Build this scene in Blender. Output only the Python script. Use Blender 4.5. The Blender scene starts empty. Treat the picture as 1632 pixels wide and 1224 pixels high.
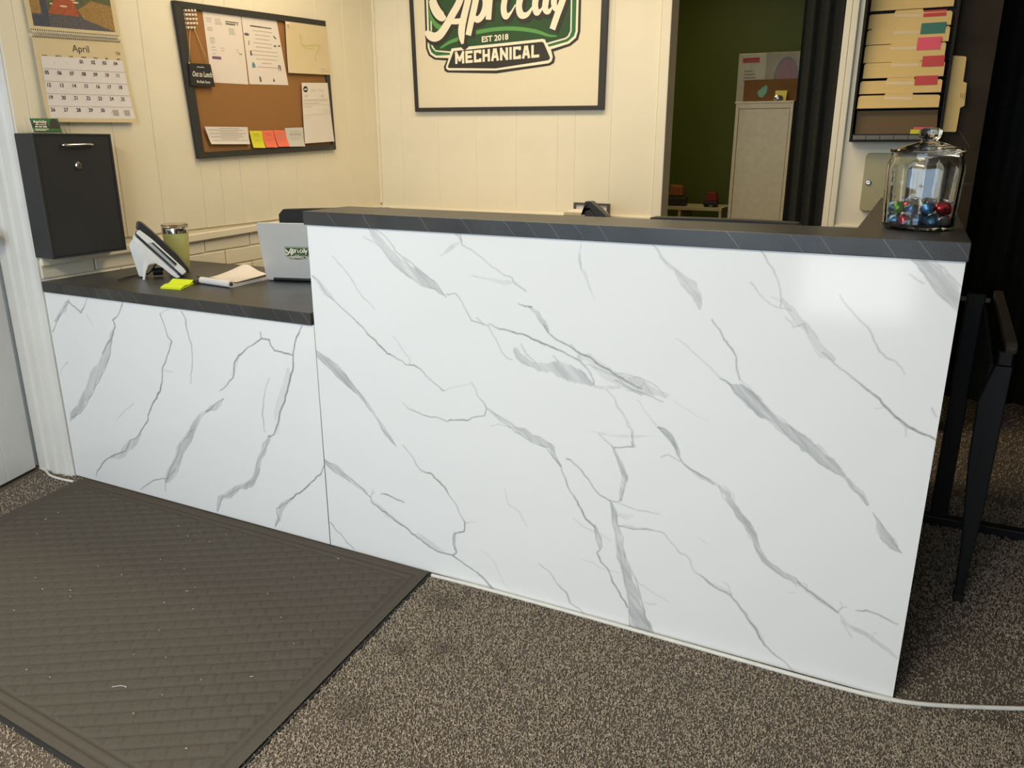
import bpy, bmesh, math, random
import numpy as np
from mathutils import Vector, Matrix, Quaternion

random.seed(7)
rng = np.random.default_rng(7)
SC = bpy.context.scene
COL = SC.collection

# ---------------------------------------------------------------- camera, world, lights, exposure
cam_d = bpy.data.cameras.new('camera')
cam_d.sensor_width = 36.0
cam_d.lens = 36.0 * 1253.94 / 1632.0
cam_d.clip_start = 0.05
camera = bpy.data.objects.new('camera', cam_d)
COL.objects.link(camera)
camera.location = (1.5544, -1.7881, 1.2509)
camera.rotation_euler = (math.radians(90) - 0.29639, 0.0, 0.46379)
SC.camera = camera

SC.view_settings.view_transform = 'Standard'
SC.view_settings.look = 'None'
SC.view_settings.gamma = 1.0
SC.view_settings.use_curve_mapping = False
SC.view_settings.exposure = 0.0

world = bpy.data.worlds.new('world')
SC.world = world
world.use_nodes = True
wb = world.node_tree.nodes['Background']
wb.inputs[0].default_value = (0.75, 0.87, 1.0, 1)
wb.inputs[1].default_value = 0.9


def area_light(name, loc, target, sx, sy, power, color, spread=180):
    l = bpy.data.lights.new(name, 'AREA')
    l.shape = 'RECTANGLE'
    l.size, l.size_y = sx, sy
    l.energy = power
    l.color = color
    l.spread = math.radians(spread)
    o = bpy.data.objects.new(name, l)
    COL.objects.link(o)
    o.location = loc
    d = Vector(target) - Vector(loc)
    o.rotation_euler = d.to_track_quat('-Z', 'Y').to_euler()
    return o


# daylight through the shop window behind the photographer, and the two warm ceiling fittings
area_light('window_daylight', (0.28, -3.45, 1.36), (0.28, 0.0, 1.0), 2.7, 1.35, 58, (0.53, 0.735, 1.0))
area_light('door_pane_daylight', (1.30, -3.45, 0.42), (1.30, 0.0, 0.42), 0.68, 0.40, 3.6, (1.0, 0.96, 0.86))
area_light('ceiling_light_office', (0.0, 1.05, 2.46), (0.0, 1.05, 0), 1.9, 0.5, 31, (1.0, 0.81, 0.54))
area_light('ceiling_light_lobby', (0.6, -2.3, 2.46), (0.6, -2.3, 0), 1.2, 0.6, 64, (1.0, 0.88, 0.66))
area_light('back_room_fill', (0.3, 3.2, 2.46), (0.3, 3.2, 0), 0.5, 0.5, 6.0, (1.0, 0.84, 0.5))  # added fill that lifts the dark green room, no fitting known there


# ---------------------------------------------------------------- materials
def lin(c):
    c = c / 255.0
    return c / 12.92 if c <= 0.04045 else ((c + 0.055) / 1.055) ** 2.4


def rgb(r, g, b):
    return (lin(r), lin(g), lin(b), 1.0)


MATS = {}


def mat(name, col, rough=0.5, metal=0.0, var=0.06, scale=30.0, bump=0.0, bscale=200.0, spec=0.5, trans=0.0, ior=1.45, coat=0.0):
    m = bpy.data.materials.new(name)
    m.use_nodes = True
    nt = m.node_tree
    b = nt.nodes['Principled BSDF']
    b.inputs['Roughness'].default_value = rough
    b.inputs['Metallic'].default_value = metal
    b.inputs['Specular IOR Level'].default_value = spec
    b.inputs['Transmission Weight'].default_value = trans
    b.inputs['IOR'].default_value = ior
    b.inputs['Coat Weight'].default_value = coat
    tc = nt.nodes.new('ShaderNodeTexCoord')
    c = rgb(*col)
    if var > 0:
        n = nt.nodes.new('ShaderNodeTexNoise')
        n.inputs['Scale'].default_value = scale
        n.inputs['Detail'].default_value = 5
        nt.links.new(tc.outputs['Object'], n.inputs['Vector'])
        r = nt.nodes.new('ShaderNodeValToRGB')
        r.color_ramp.elements[0].position = 0.3
        r.color_ramp.elements[1].position = 0.7
        r.color_ramp.elements[0].color = tuple(x * (1 - var) for x in c[:3]) + (1,)
        r.color_ramp.elements[1].color = tuple(min(1, x * (1 + var)) for x in c[:3]) + (1,)
        nt.links.new(n.outputs['Fac'], r.inputs['Fac'])
        nt.links.new(r.outputs['Color'], b.inputs['Base Color'])
    else:
        b.inputs['Base Color'].default_value = c
    if bump > 0:
        n2 = nt.nodes.new('ShaderNodeTexNoise')
        n2.inputs['Scale'].default_value = bscale
        n2.inputs['Detail'].default_value = 4
        nt.links.new(tc.outputs['Object'], n2.inputs['Vector'])
        bp = nt.nodes.new('ShaderNodeBump')
        bp.inputs['Strength'].default_value = bump
        bp.inputs['Distance'].default_value = 0.002
        nt.links.new(n2.outputs['Fac'], bp.inputs['Height'])
        nt.links.new(bp.outputs['Normal'], b.inputs['Normal'])
    MATS[name] = m
    return m


def sharp_math(nt, op, a, b=None, c=None):
    n = nt.nodes.new('ShaderNodeMath')
    n.operation = op
    for i, x in enumerate((a, b, c)):
        if x is None:
            continue
        if isinstance(x, (int, float)):
            n.inputs[i].default_value = x
        else:
            nt.links.new(x, n.inputs[i])
    return n.outputs[0]


def marble_material(key, angle):
    m = bpy.data.materials.new('marble_laminate')
    m.use_nodes = True
    nt = m.node_tree
    b = nt.nodes['Principled BSDF']
    b.inputs['Roughness'].default_value = 0.11
    b.inputs['Specular IOR Level'].default_value = 0.5
    tc = nt.nodes.new('ShaderNodeTexCoord')
    at = nt.nodes.new('ShaderNodeAttribute')
    at.attribute_name = 'vein'
    sep = nt.nodes.new('ShaderNodeSeparateColor')
    nt.links.new(at.outputs['Color'], sep.inputs[0])

    def noise(scale, detail=6, rough=0.6, stretch=None):
        n = nt.nodes.new('ShaderNodeTexNoise')
        n.inputs['Scale'].default_value = scale
        n.inputs['Detail'].default_value = detail
        n.inputs['Roughness'].default_value = rough
        if stretch:
            mp = nt.nodes.new('ShaderNodeMapping')
            vr = nt.nodes.new('ShaderNodeVectorRotate')
            vr.rotation_type = 'Y_AXIS'
            vr.inputs['Angle'].default_value = math.radians(stretch[0])
            nt.links.new(tc.outputs['Object'], vr.inputs['Vector'])
            mp.inputs['Scale'].default_value = stretch[1]
            nt.links.new(vr.outputs['Vector'], mp.inputs['Vector'])
            nt.links.new(mp.outputs['Vector'], n.inputs['Vector'])
        else:
            nt.links.new(tc.outputs['Object'], n.inputs['Vector'])
        return n.outputs['Fac']
    n1 = noise(70)
    n2 = noise(26, 6, 0.65)
    n3 = noise(15, 7, 0.7, (angle, (0.28, 1, 2.8)))
    # thin lines: threshold broken by noise
    line = sharp_math(nt, 'MULTIPLY', sep.outputs[0], sharp_math(nt, 'ADD', 0.55, sharp_math(nt, 'MULTIPLY', n1, 0.8)))
    wash = sharp_math(nt, 'ADD', sep.outputs[1], sharp_math(nt, 'MULTIPLY', sharp_math(nt, 'SUBTRACT', n2, 0.5), 1.1))
    wash = sharp_math(nt, 'ADD', wash, sharp_math(nt, 'MULTIPLY', sharp_math(nt, 'SUBTRACT', n3, 0.5), 0.8))
    wr = nt.nodes.new('ShaderNodeMapRange')
    wr.interpolation_type = 'SMOOTHSTEP'
    wr.inputs['From Min'].default_value = 0.12
    wr.inputs['From Max'].default_value = 0.55
    nt.links.new(wash, wr.inputs['Value'])
    gate = nt.nodes.new('ShaderNodeMapRange')
    gate.inputs['From Min'].default_value = 0.0
    gate.inputs['From Max'].default_value = 0.15
    nt.links.new(sep.outputs[1], gate.inputs['Value'])
    w2 = sharp_math(nt, 'MULTIPLY', wr.outputs[0], gate.outputs[0])
    st = nt.nodes.new('ShaderNodeMapRange')
    st.inputs['From Min'].default_value = 0.34
    st.inputs['From Max'].default_value = 0.66
    st.inputs['To Min'].default_value = 0.18
    st.inputs['To Max'].default_value = 1.0
    nt.links.new(n3, st.inputs['Value'])
    w3 = sharp_math(nt, 'MULTIPLY', sharp_math(nt, 'MULTIPLY', w2, st.outputs[0]), sep.outputs[2])
    mx = nt.nodes.new('ShaderNodeMix')
    mx.data_type = 'RGBA'
    mx.inputs['A'].default_value = rgb(240, 240, 238)
    mx.inputs['B'].default_value = rgb(172, 174, 174)
    nt.links.new(w3, mx.inputs['Factor'])
    mx2 = nt.nodes.new('ShaderNodeMix')
    mx2.data_type = 'RGBA'
    mx2.inputs['B'].default_value = rgb(150, 152, 152)
    nt.links.new(mx.outputs['Result'], mx2.inputs['A'])
    cl = nt.nodes.new('ShaderNodeClamp')
    nt.links.new(line, cl.inputs['Value'])
    nt.links.new(cl.outputs[0], mx2.inputs['Factor'])
    nt.links.new(mx2.outputs['Result'], b.inputs['Base Color'])
    MATS[key] = m
    return m


def slate_material():
    """dark worktop laminate: mottled charcoal with sparse fine pale diagonal veins"""
    m = bpy.data.materials.new('slate_laminate')
    m.use_nodes = True
    nt = m.node_tree
    b = nt.nodes['Principled BSDF']
    b.inputs['Roughness'].default_value = 0.36
    b.inputs['Specular IOR Level'].default_value = 0.4
    tc = nt.nodes.new('ShaderNodeTexCoord')
    sx = nt.nodes.new('ShaderNodeSeparateXYZ')
    nt.links.new(tc.outputs['Object'], sx.inputs[0])
    n = nt.nodes.new('ShaderNodeTexNoise')
    n.inputs['Scale'].default_value = 9
    n.inputs['Detail'].default_value = 8
    nt.links.new(tc.outputs['Object'], n.inputs['Vector'])
    n2 = nt.nodes.new('ShaderNodeTexNoise')
    n2.inputs['Scale'].default_value = 420
    nt.links.new(tc.outputs['Object'], n2.inputs['Vector'])
    d = sharp_math(nt, 'ADD', sx.outputs[0], sharp_math(nt, 'MULTIPLY', sx.outputs[2], 0.8))
    d = sharp_math(nt, 'ADD', d, sharp_math(nt, 'MULTIPLY', sx.outputs[1], 0.55))
    d = sharp_math(nt, 'ADD', d, sharp_math(nt, 'MULTIPLY', n.outputs['Fac'], 0.03))
    d = sharp_math(nt, 'DIVIDE', d, 0.062)
    fr = sharp_math(nt, 'FRACT', d)
    dist = sharp_math(nt, 'ABSOLUTE', sharp_math(nt, 'SUBTRACT', fr, 0.5))
    ln = sharp_math(nt, 'LESS_THAN', dist, 0.022)
    wn = nt.nodes.new('ShaderNodeTexWhiteNoise')
    wn.noise_dimensions = '1D'
    nt.links.new(sharp_math(nt, 'FLOOR', d), wn.inputs['W'])
    ln = sharp_math(nt, 'MULTIPLY', ln, sharp_math(nt, 'GREATER_THAN', wn.outputs['Value'], 0.42))
    ln = sharp_math(nt, 'MULTIPLY', ln, sharp_math(nt, 'MULTIPLY', n.outputs['Fac'], 0.5))
    ge = nt.nodes.new('ShaderNodeNewGeometry')
    gs = nt.nodes.new('ShaderNodeSeparateXYZ')
    nt.links.new(ge.outputs['Normal'], gs.inputs[0])
    ln = sharp_math(nt, 'MULTIPLY', ln, sharp_math(nt, 'SUBTRACT', 1.0, sharp_math(nt, 'MULTIPLY', sharp_math(nt, 'ABSOLUTE', gs.outputs[2]), 0.8)))
    r = nt.nodes.new('ShaderNodeValToRGB')
    r.color_ramp.elements[0].color = rgb(46, 45, 44)
    r.color_ramp.elements[1].color = rgb(70, 69, 67)
    r.color_ramp.elements[0].position = 0.35
    r.color_ramp.elements[1].position = 0.7
    mixn = sharp_math(nt, 'ADD', sharp_math(nt, 'MULTIPLY', n.outputs['Fac'], 0.6), sharp_math(nt, 'MULTIPLY', n2.outputs['Fac'], 0.4))
    nt.links.new(mixn, r.inputs['Fac'])
    mx = nt.nodes.new('ShaderNodeMix')
    mx.data_type = 'RGBA'
    nt.links.new(ln, mx.inputs['Factor'])
    nt.links.new(r.outputs['Color'], mx.inputs['A'])
    mx.inputs['B'].default_value = rgb(150, 148, 142)
    nt.links.new(mx.outputs['Result'], b.inputs['Base Color'])
    MATS['slate'] = m
    return m


def attr_material(name, attr, dark, light, rough=0.9, bump=0.0):
    """colour runs from dark to light with a per-tuft random attribute"""
    m = bpy.data.materials.new(name)
    m.use_nodes = True
    nt = m.node_tree
    b = nt.nodes['Principled BSDF']
    b.inputs['Roughness'].default_value = rough
    b.inputs['Specular IOR Level'].default_value = 0.15
    at = nt.nodes.new('ShaderNodeAttribute')
    at.attribute_name = attr
    r = nt.nodes.new('ShaderNodeValToRGB')
    r.color_ramp.elements[0].color = dark
    r.color_ramp.elements[1].color = light
    nt.links.new(at.outputs['Fac'], r.inputs['Fac'])
    nt.links.new(r.outputs['Color'], b.inputs['Base Color'])
    MATS[name] = m
    return m


marble_material('marble_tall', -45)
marble_material('marble_low', 62)
slate_material()
mat('wall_paint', (235, 226, 201), 0.55, var=0.03, scale=4, bump=0.05, bscale=60)
mat('white_paint', (228, 226, 220), 0.45, var=0.04, scale=9, bump=0.08, bscale=40)
mat('door_paint', (226, 226, 226), 0.5, var=0.05, scale=7, bump=0.08, bscale=50)
mat('ceiling_paint', (230, 226, 214), 0.8)
mat('front_wall_paint', (196, 186, 160), 0.8)
mat('green_paint', (84, 94, 26), 0.6, var=0.05, scale=3)
mat('carpet_base', (98, 88, 78), 0.95, var=0.2, scale=250, bump=0.6, bscale=500)
attr_material('carpet_fibre', 'tint', rgb(103, 92, 80), rgb(212, 196, 176))
mat('mat_fibre', (93, 87, 79), 0.95, var=0.16, scale=420, bump=0.8, bscale=700, spec=0.1)
mat('mat_rubber', (52, 51, 50), 0.8)
mat('fluff', (205, 200, 190), 0.9)
mat('cable_white', (225, 222, 214), 0.45)
mat('marble_edge', (232, 232, 230), 0.4)
mat('carcass', (210, 208, 202), 0.6)
mat('box_black', (50, 51, 52), 0.38, var=0.05, scale=300, bump=0.05, bscale=900)
mat('chrome', (215, 212, 205), 0.18, metal=1.0, var=0.02)
mat('chrome_dark', (70, 70, 68), 0.3, metal=0.8)
mat('frame_black', (50, 49, 46), 0.5)
mat('cork', (150, 106, 58), 0.9, var=0.28, scale=380, bump=0.5, bscale=420)
mat('paper', (226, 216, 205), 0.75, var=0.015)
mat('paper_cool', (226, 220, 216), 0.75, var=0.015)
mat('paper_cream', (216, 198, 158), 0.7, var=0.02)
mat('ink', (52, 50, 50), 0.8, var=0)
mat('ink_paper', (104, 98, 92), 0.8, var=0)
mat('slate_brown', (58, 49, 38), 0.75, var=0.2, scale=8, spec=0.15)
mat('vein_pale', (118, 112, 98), 0.5, var=0)
mat('ink_soft', (176, 167, 155), 0.8, var=0)
mat('ink_purple', (120, 88, 122), 0.7, var=0)
mat('ink_blue', (98, 140, 156), 0.7, var=0)
mat('ink_olive', (200, 192, 128), 0.8, var=0)
mat('ink_red', (176, 50, 40), 0.7, var=0)
mat('chalk', (222, 220, 210), 0.8, var=0)
mat('sign_black', (38, 37, 36), 0.7)
mat('note_yellow', (222, 216, 52), 0.7, var=0.02)
mat('note_coral', (244, 122, 92), 0.7, var=0.02)
mat('note_grey', (206, 202, 192), 0.7, var=0.02)
mat('note_lime', (218, 240, 30), 0.65, var=0.02)
mat('flag_pink', (240, 92, 112), 0.6, var=0.02)
mat('flag_red', (206, 74, 72), 0.6, var=0.02)
mat('flag_teal', (66, 124, 104), 0.6, var=0.02)
mat('pin_white', (232, 222, 206), 0.35, var=0)
mat('twine', (206, 172, 120), 0.9)
mat('logo_black', (54, 52, 45), 0.6, var=0)
mat('print_paper', (232, 221, 192), 0.6, var=0.01)
mat('logo_cream', (246, 238, 212), 0.6, var=0)
mat('logo_green', (52, 112, 66), 0.6, var=0)
mat('logo_deep', (46, 80, 46), 0.6, var=0)
mat('logo_lime', (96, 158, 84), 0.6, var=0)
mat('art_ochre', (158, 124, 72), 0.7, var=0.25, scale=120)
mat('art_rust', (170, 86, 54), 0.7, var=0.2, scale=120)
mat('art_slate', (92, 88, 92), 0.7, var=0.35, scale=160)
mat('art_blue', (72, 76, 90), 0.7, var=0.15, scale=90)
mat('art_green', (92, 96, 66), 0.7, var=0.25, scale=120)
mat('art_cream', (224, 196, 150), 0.7, var=0.1)
mat('wire_white', (240, 232, 210), 0.35, var=0)
mat('acrylic', (250, 252, 250), 0.06, trans=1.0, ior=1.2, var=0)
mat('clear_plastic', (245, 240, 236), 0.08, trans=1.0, ior=1.3, var=0)
mat('phone_white', (232, 230, 226), 0.35)
mat('phone_grey', (176, 176, 178), 0.4)
mat('phone_black', (42, 42, 43), 0.35)
mat('tumbler_green', (196, 196, 128), 0.45, var=0.03)
mat('lid_red', (150, 60, 60), 0.5)
mat('aluminium', (214, 212, 206), 0.4, metal=0.35, var=0.02)
mat('key_dark', (44, 44, 46), 0.5)
mat('clip_brown', (84, 76, 68), 0.4)
mat('chair_black', (40, 42, 44), 0.6, var=0.1, bump=0.2, bscale=700)
mat('desk_white', (214, 208, 196), 0.5)
mat('cabinet_white', (212, 196, 156), 0.5)
mat('kraft', (112, 74, 30), 0.8, var=0.08)
mat('box_white', (178, 170, 140), 0.6)
mat('box_photo', (150, 140, 112), 0.6, var=0.15, scale=22)
mat('box_mauve', (140, 104, 104), 0.6, var=0.1)
mat('curtain_black', (26, 26, 24), 0.9, var=0.15, scale=60, spec=0.2)
mat('curtain_grey', (44, 45, 40), 0.9, var=0.15, scale=60, spec=0.2)
mat('organizer_black', (34, 31, 27), 0.65, spec=0.25)
mat('manila', (232, 196, 124), 0.7, var=0.03, scale=14)
mat('tape_clear', (232, 206, 160), 0.3, var=0.02)
mat('brown_card', (104, 80, 42), 0.6, var=0.06, scale=8)
mat('mesh_grey', (110, 106, 94), 0.5)
mat('olive_metal', (172, 162, 118), 0.38, var=0.03)
mat('stand_black', (18, 20, 24), 0.5, var=0.1)
mat('stand_fabric', (26, 29, 33), 0.75, var=0.15, bump=0.2, bscale=900)
mat('stand_worn', (72, 66, 54), 0.55)
mat('dark_wall', (18, 18, 17), 0.9)
mat('foil_blue', (96, 146, 190), 0.28, metal=0.75, var=0.1, scale=60, bump=0.8, bscale=160)
mat('foil_navy', (54, 92, 130), 0.28, metal=0.75, var=0.1, scale=60, bump=0.8, bscale=160)
mat('foil_red', (196, 58, 74), 0.28, metal=0.7, var=0.1, scale=60, bump=0.8, bscale=160)
mat('foil_green', (104, 160, 66), 0.28, metal=0.7, var=0.1, scale=60, bump=0.8, bscale=160)
mat('foil_silver', (176, 176, 176), 0.28, metal=0.85, var=0.1, scale=60, bump=0.8, bscale=160)
mat('toy_red', (140, 40, 34), 0.5)
mat('toy_orange', (150, 92, 44), 0.6)
mat('toy_dark', (50, 48, 46), 0.5)
mat('teal_paper', (110, 160, 130), 0.7)
mat('sticky_pale', (224, 208, 90), 0.7)
mat('rubber_black', (24, 24, 24), 0.7)

g = bpy.data.materials.new('jar_glass')
g.use_nodes = True
gb = g.node_tree.nodes['Principled BSDF']
gb.inputs['Base Color'].default_value = (0.97, 0.985, 0.975, 1)
gb.inputs['Roughness'].default_value = 0.015
gb.inputs['Transmission Weight'].default_value = 1.0
gb.inputs['IOR'].default_value = 1.47
gtc = g.node_tree.nodes.new('ShaderNodeTexCoord')
gn = g.node_tree.nodes.new('ShaderNodeTexNoise')
gn.inputs['Scale'].default_value = 26
gbp = g.node_tree.nodes.new('ShaderNodeBump')
gbp.inputs['Strength'].default_value = 0.25
gbp.inputs['Distance'].default_value = 0.004
g.node_tree.links.new(gtc.outputs['Object'], gn.inputs['Vector'])
g.node_tree.links.new(gn.outputs['Fac'], gbp.inputs['Height'])
g.node_tree.links.new(gbp.outputs['Normal'], gb.inputs['Normal'])
MATS['jar_glass'] = g


# ---------------------------------------------------------------- mesh helpers
class M:
    """collects shapes (world coordinates) and links them as one mesh object"""

    def __init__(s):
        s.v, s.f = [], []

    def add(s, vs, fs):
        n = len(s.v)
        s.v += [tuple(p) for p in vs]
        s.f += [tuple(i + n for i in q) for q in fs]
        return s

    def box(s, x0, x1, y0, y1, z0, z1):
        vs = [(x, y, z) for z in (z0, z1) for y in (y0, y1) for x in (x0, x1)]
        return s.add(vs, [(0, 2, 3, 1), (4, 5, 7, 6), (0, 1, 5, 4), (2, 6, 7, 3), (0, 4, 6, 2), (1, 3, 7, 5)])

    def obox(s, c, ax, ay, az, hx, hy, hz):
        c, ax, ay, az = Vector(c), Vector(ax).normalized(), Vector(ay).normalized(), Vector(az).normalized()
        vs = [c + ax * hx * i + ay * hy * j + az * hz * k for k in (-1, 1) for j in (-1, 1) for i in (-1, 1)]
        return s.add(vs, [(0, 2, 3, 1), (4, 5, 7, 6), (0, 1, 5, 4), (2, 6, 7, 3), (0, 4, 6, 2), (1, 3, 7, 5)])

    def prism(s, pts, vec):
        """closed 3-D polygon extruded along vec"""
        n = len(pts)
        vec = Vector(vec)
        a = [Vector(p) for p in pts]
        b = [p + vec for p in a]
        fs = [tuple(reversed(range(n))), tuple(range(n, 2 * n))]
        fs += [(i, (i + 1) % n, n + (i + 1) % n, n + i) for i in range(n)]
        return s.add(a + b, fs)

    def poly(s, pts):
        return s.add(pts, [tuple(range(len(pts)))])

    def tube(s, path, r, seg=8, caps=True):
        path = [Vector(p) for p in path]
        rs = r if isinstance(r, (list, tuple)) else [r] * len(path)
        vs, fs = [], []
        up = Vector((0, 0, 1))
        for i, p in enumerate(path):
            t = (path[min(i + 1, len(path) - 1)] - path[max(i - 1, 0)]).normalized()
            a = t.cross(up)
            if a.length < 1e-3:
                a = t.cross(Vector((1, 0, 0)))
            a.normalize()
            b = t.cross(a)
            vs += [p + (a * math.cos(2 * math.pi * k / seg) + b * math.sin(2 * math.pi * k / seg)) * rs[i] for k in range(seg)]
        for i in range(len(path) - 1):
            for k in range(seg):
                k2 = (k + 1) % seg
                fs.append((i * seg + k, i * seg + k2, (i + 1) * seg + k2, (i + 1) * seg + k))
        if caps:
            fs.append(tuple(reversed(range(seg))))
            fs.append(tuple(range((len(path) - 1) * seg, len(path) * seg)))
        return s.add(vs, fs)

    def lathe(s, prof, c=(0, 0, 0), seg=32, lobes=0, amp=0.0, mat3=None, closed=False):
        """prof: (r, z) pairs, revolved about z"""
        vs, fs = [], []
        for r, z in prof:
            for k in range(seg):
                a = 2 * math.pi * k / seg
                rr = r * (1 + amp * math.cos(lobes * a)) if lobes else r
                p = Vector((rr * math.cos(a), rr * math.sin(a), z))
                if mat3 is not None:
                    p = mat3 @ p
                vs.append(p + Vector(c))
        n = len(prof)
        for i in range(n if closed else n - 1):
            j = (i + 1) % n
            for k in range(seg):
                k2 = (k + 1) % seg
                fs.append((i * seg + k, i * seg + k2, j * seg + k2, j * seg + k))
        if not closed:
            fs.append(tuple(reversed(range(seg))))
            fs.append(tuple(range((n - 1) * seg, n * seg)))
        return s.add(vs, fs)

    def build(s, name, m, parent=None, smooth=False, bevel=0.0, bseg=2, origin=None, fix=True, weld=False, stuff=False):
        vs = np.array([tuple(p) for p in s.v], float)
        if origin is None:
            if parent is not None:
                origin = None
            lo, hi = vs.min(0), vs.max(0)
            origin = Vector(((lo[0] + hi[0]) / 2, (lo[1] + hi[1]) / 2, lo[2]))
        origin = Vector(origin)
        me = bpy.data.meshes.new(name)
        me.from_pydata([tuple(p - np.array(origin)) for p in vs], [], s.f)
        if fix or bevel > 0:
            bm = bmesh.new()
            bm.from_mesh(me)
            if weld:
                bmesh.ops.remove_doubles(bm, verts=bm.verts, dist=1e-5)
            if fix:
                bmesh.ops.recalc_face_normals(bm, faces=bm.faces)
            if bevel > 0:
                es = [e for e in bm.edges if len(e.link_faces) == 2 and e.calc_face_angle(0) > 0.5]
                bmesh.ops.bevel(bm, geom=es, offset=bevel, segments=bseg, profile=0.5, affect='EDGES', clamp_overlap=True)
            bm.to_mesh(me)
            bm.free()
        if smooth:
            for p in me.polygons:
                p.use_smooth = True
            if smooth == 'auto':
                me.set_sharp_from_angle(angle=math.radians(38))
        me.materials.append(MATS[m])
        o = link(name, me, origin, parent)
        if stuff:
            o['kind'] = 'stuff'
        return o


def base_of(o):
    return Vector(o['_base']) if '_base' in o else Vector(o.location)


WORLD_BASE = {}


def link(name, me, origin, parent=None):
    o = bpy.data.objects.new(name, me)
    COL.objects.link(o)
    if parent is not None:
        o.parent = parent
        o.location = Vector(origin) - WORLD_BASE[parent.name]
    else:
        o.location = origin
    WORLD_BASE[o.name] = Vector(origin)
    return o


def thing(name, label, cat, loc, group=None):
    o = bpy.data.objects.new(name, None)
    COL.objects.link(o)
    o.empty_display_size = 0.05
    o.location = loc
    WORLD_BASE[o.name] = Vector(loc)
    o['label'] = label
    o['category'] = cat
    if group:
        o['group'] = group
    return o


def tag(o, label, cat, group=None):
    o['label'] = label
    o['category'] = cat
    if group:
        o['group'] = group
    return o


def struct(o):
    o['kind'] = 'structure'
    return o


class Frame:
    """a printed or hung surface: bilinear patch through four corners (bl, br, tr, tl)"""

    def __init__(s, bl, br, tr, tl, curl=0.0):
        s.c = [Vector(p) for p in (bl, br, tr, tl)]
        s.n = (s.c[1] - s.c[0]).cross(s.c[3] - s.c[0]).normalized()
        s.curl = curl

    def P(s, u, v, h=0.0):
        a, b, c, d = s.c
        p = a * (1 - u) * (1 - v) + b * u * (1 - v) + c * u * v + d * (1 - u) * v
        if s.curl:
            h = h + s.curl * (max(0.0, 0.45 - v) / 0.45) ** 2
        return p + s.n * h

    def sheet(s, thick=0.0006, nu=4, nv=8, h0=0.0, region=(0, 0, 1, 1)):
        m = M()
        u0, v0, u1, v1 = region
        for h in (h0, h0 + thick):
            for j in range(nv + 1):
                for i in range(nu + 1):
                    m.v.append(tuple(s.P(u0 + (u1 - u0) * i / nu, v0 + (v1 - v0) * j / nv, h)))
        N = (nu + 1) * (nv + 1)
        for j in range(nv):
            for i in range(nu):
                a = j * (nu + 1) + i
                q = (a, a + 1, a + nu + 2, a + nu + 1)
                m.f.append(tuple(x + N for x in q))
                m.f.append(tuple(reversed(q)))
        rim = [i for i in range(nu)] + [(nu) + j * (nu + 1) for j in range(nv)] + \
              [nv * (nu + 1) + nu - i for i in range(nu)] + [(nv - j) * (nu + 1) for j in range(nv)]
        for k in range(len(rim)):
            a, b = rim[k], rim[(k + 1) % len(rim)]
            m.f.append((a, b, b + N, a + N))
        return m

    def bar(s, m, u0, v0, u1, v1, h=0.0009):
        k = max(1, int(abs(v1 - v0) / 0.12))
        for j in range(k):
            va, vb = v0 + (v1 - v0) * j / k, v0 + (v1 - v0) * (j + 1) / k
            m.poly([s.P(u0, va, h), s.P(u1, va, h), s.P(u1, vb, h), s.P(u0, vb, h)])

    def polygon(s, m, pts, h=0.0009):
        m.poly([s.P(u, v, h) for u, v in pts])

    def stroke(s, m, pts, w, h=0.0009, aspect=1.0, taper=False):
        """ribbon along (u, v) points; w in u units, aspect = width/height of the patch"""
        ws = w if isinstance(w, (list, tuple)) else [w] * len(pts)
        L, R = [], []
        h0 = h
        for i, (u, v) in enumerate(pts):
            a = pts[max(0, i - 1)]
            b = pts[min(len(pts) - 1, i + 1)]
            tx, ty = b[0] - a[0], (b[1] - a[1]) / aspect
            l = math.hypot(tx, ty) or 1
            nx, ny = -ty / l, tx / l
            h = h0 + 4e-6 * i
            L.append(s.P(u + nx * ws[i] / 2, v + ny * ws[i] / 2 * aspect, h))
            R.append(s.P(u - nx * ws[i] / 2, v - ny * ws[i] / 2 * aspect, h))
        for i in range(len(pts) - 1):
            m.add([R[i], R[i + 1], L[i + 1], L[i]], [(0, 1, 2, 3)])

    def text(s, m, string, u, v, hgt, h=0.001, xs=1.0, bold=0.0, align='CENTER', aspect=1.0, slant=0.0):
        """lettering: hgt is the capital height in v units"""
        vs, fs = glyphs(string, bold, align)
        k = hgt / 0.73
        m.add([s.P(u + (x + slant * y) * k * xs / aspect, v + y * k, h) for x, y in vs], fs)


GLY = {}


def glyphs(string, bold, align):
    key = (string, bold, align)
    if key not in GLY:
        cu = bpy.data.curves.new('glyphs', 'FONT')
        cu.body = string
        cu.align_x = align
        cu.size = 1.0
        cu.offset = bold
        cu.resolution_u = 3
        o = bpy.data.objects.new('glyphs', cu)
        COL.objects.link(o)
        me = bpy.data.meshes.new_from_object(o.evaluated_get(bpy.context.evaluated_depsgraph_get()))
        GLY[key] = ([(v.co.x, v.co.y) for v in me.vertices], [tuple(p.vertices) for p in me.polygons])
        bpy.data.objects.remove(o)
        bpy.data.curves.remove(cu)
        bpy.data.meshes.remove(me)
    return GLY[key]


def curve_pts(pts, n=6):
    """Catmull-Rom through 2-D/3-D points"""
    P = [Vector(p) for p in pts]
    out = []
    for i in range(len(P) - 1):
        p0, p1, p2, p3 = P[max(i - 1, 0)], P[i], P[i + 1], P[min(i + 2, len(P) - 1)]
        for k in range(n):
            t = k / n
            out.append(0.5 * ((2 * p1) + (p2 - p0) * t + (2 * p0 - 5 * p1 + 4 * p2 - p3) * t * t + (3 * p1 - p0 - 3 * p2 + p3) * t ** 3))
    out.append(P[-1])
    return out


def dup(o, parent=None):
    """copy of a thing with copies of its parts and sub-parts"""
    c = o.copy()
    COL.objects.link(c)
    if parent is not None:
        c.parent = parent
    for ch in list(o.children):
        dup(ch, c)
    return c

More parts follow.
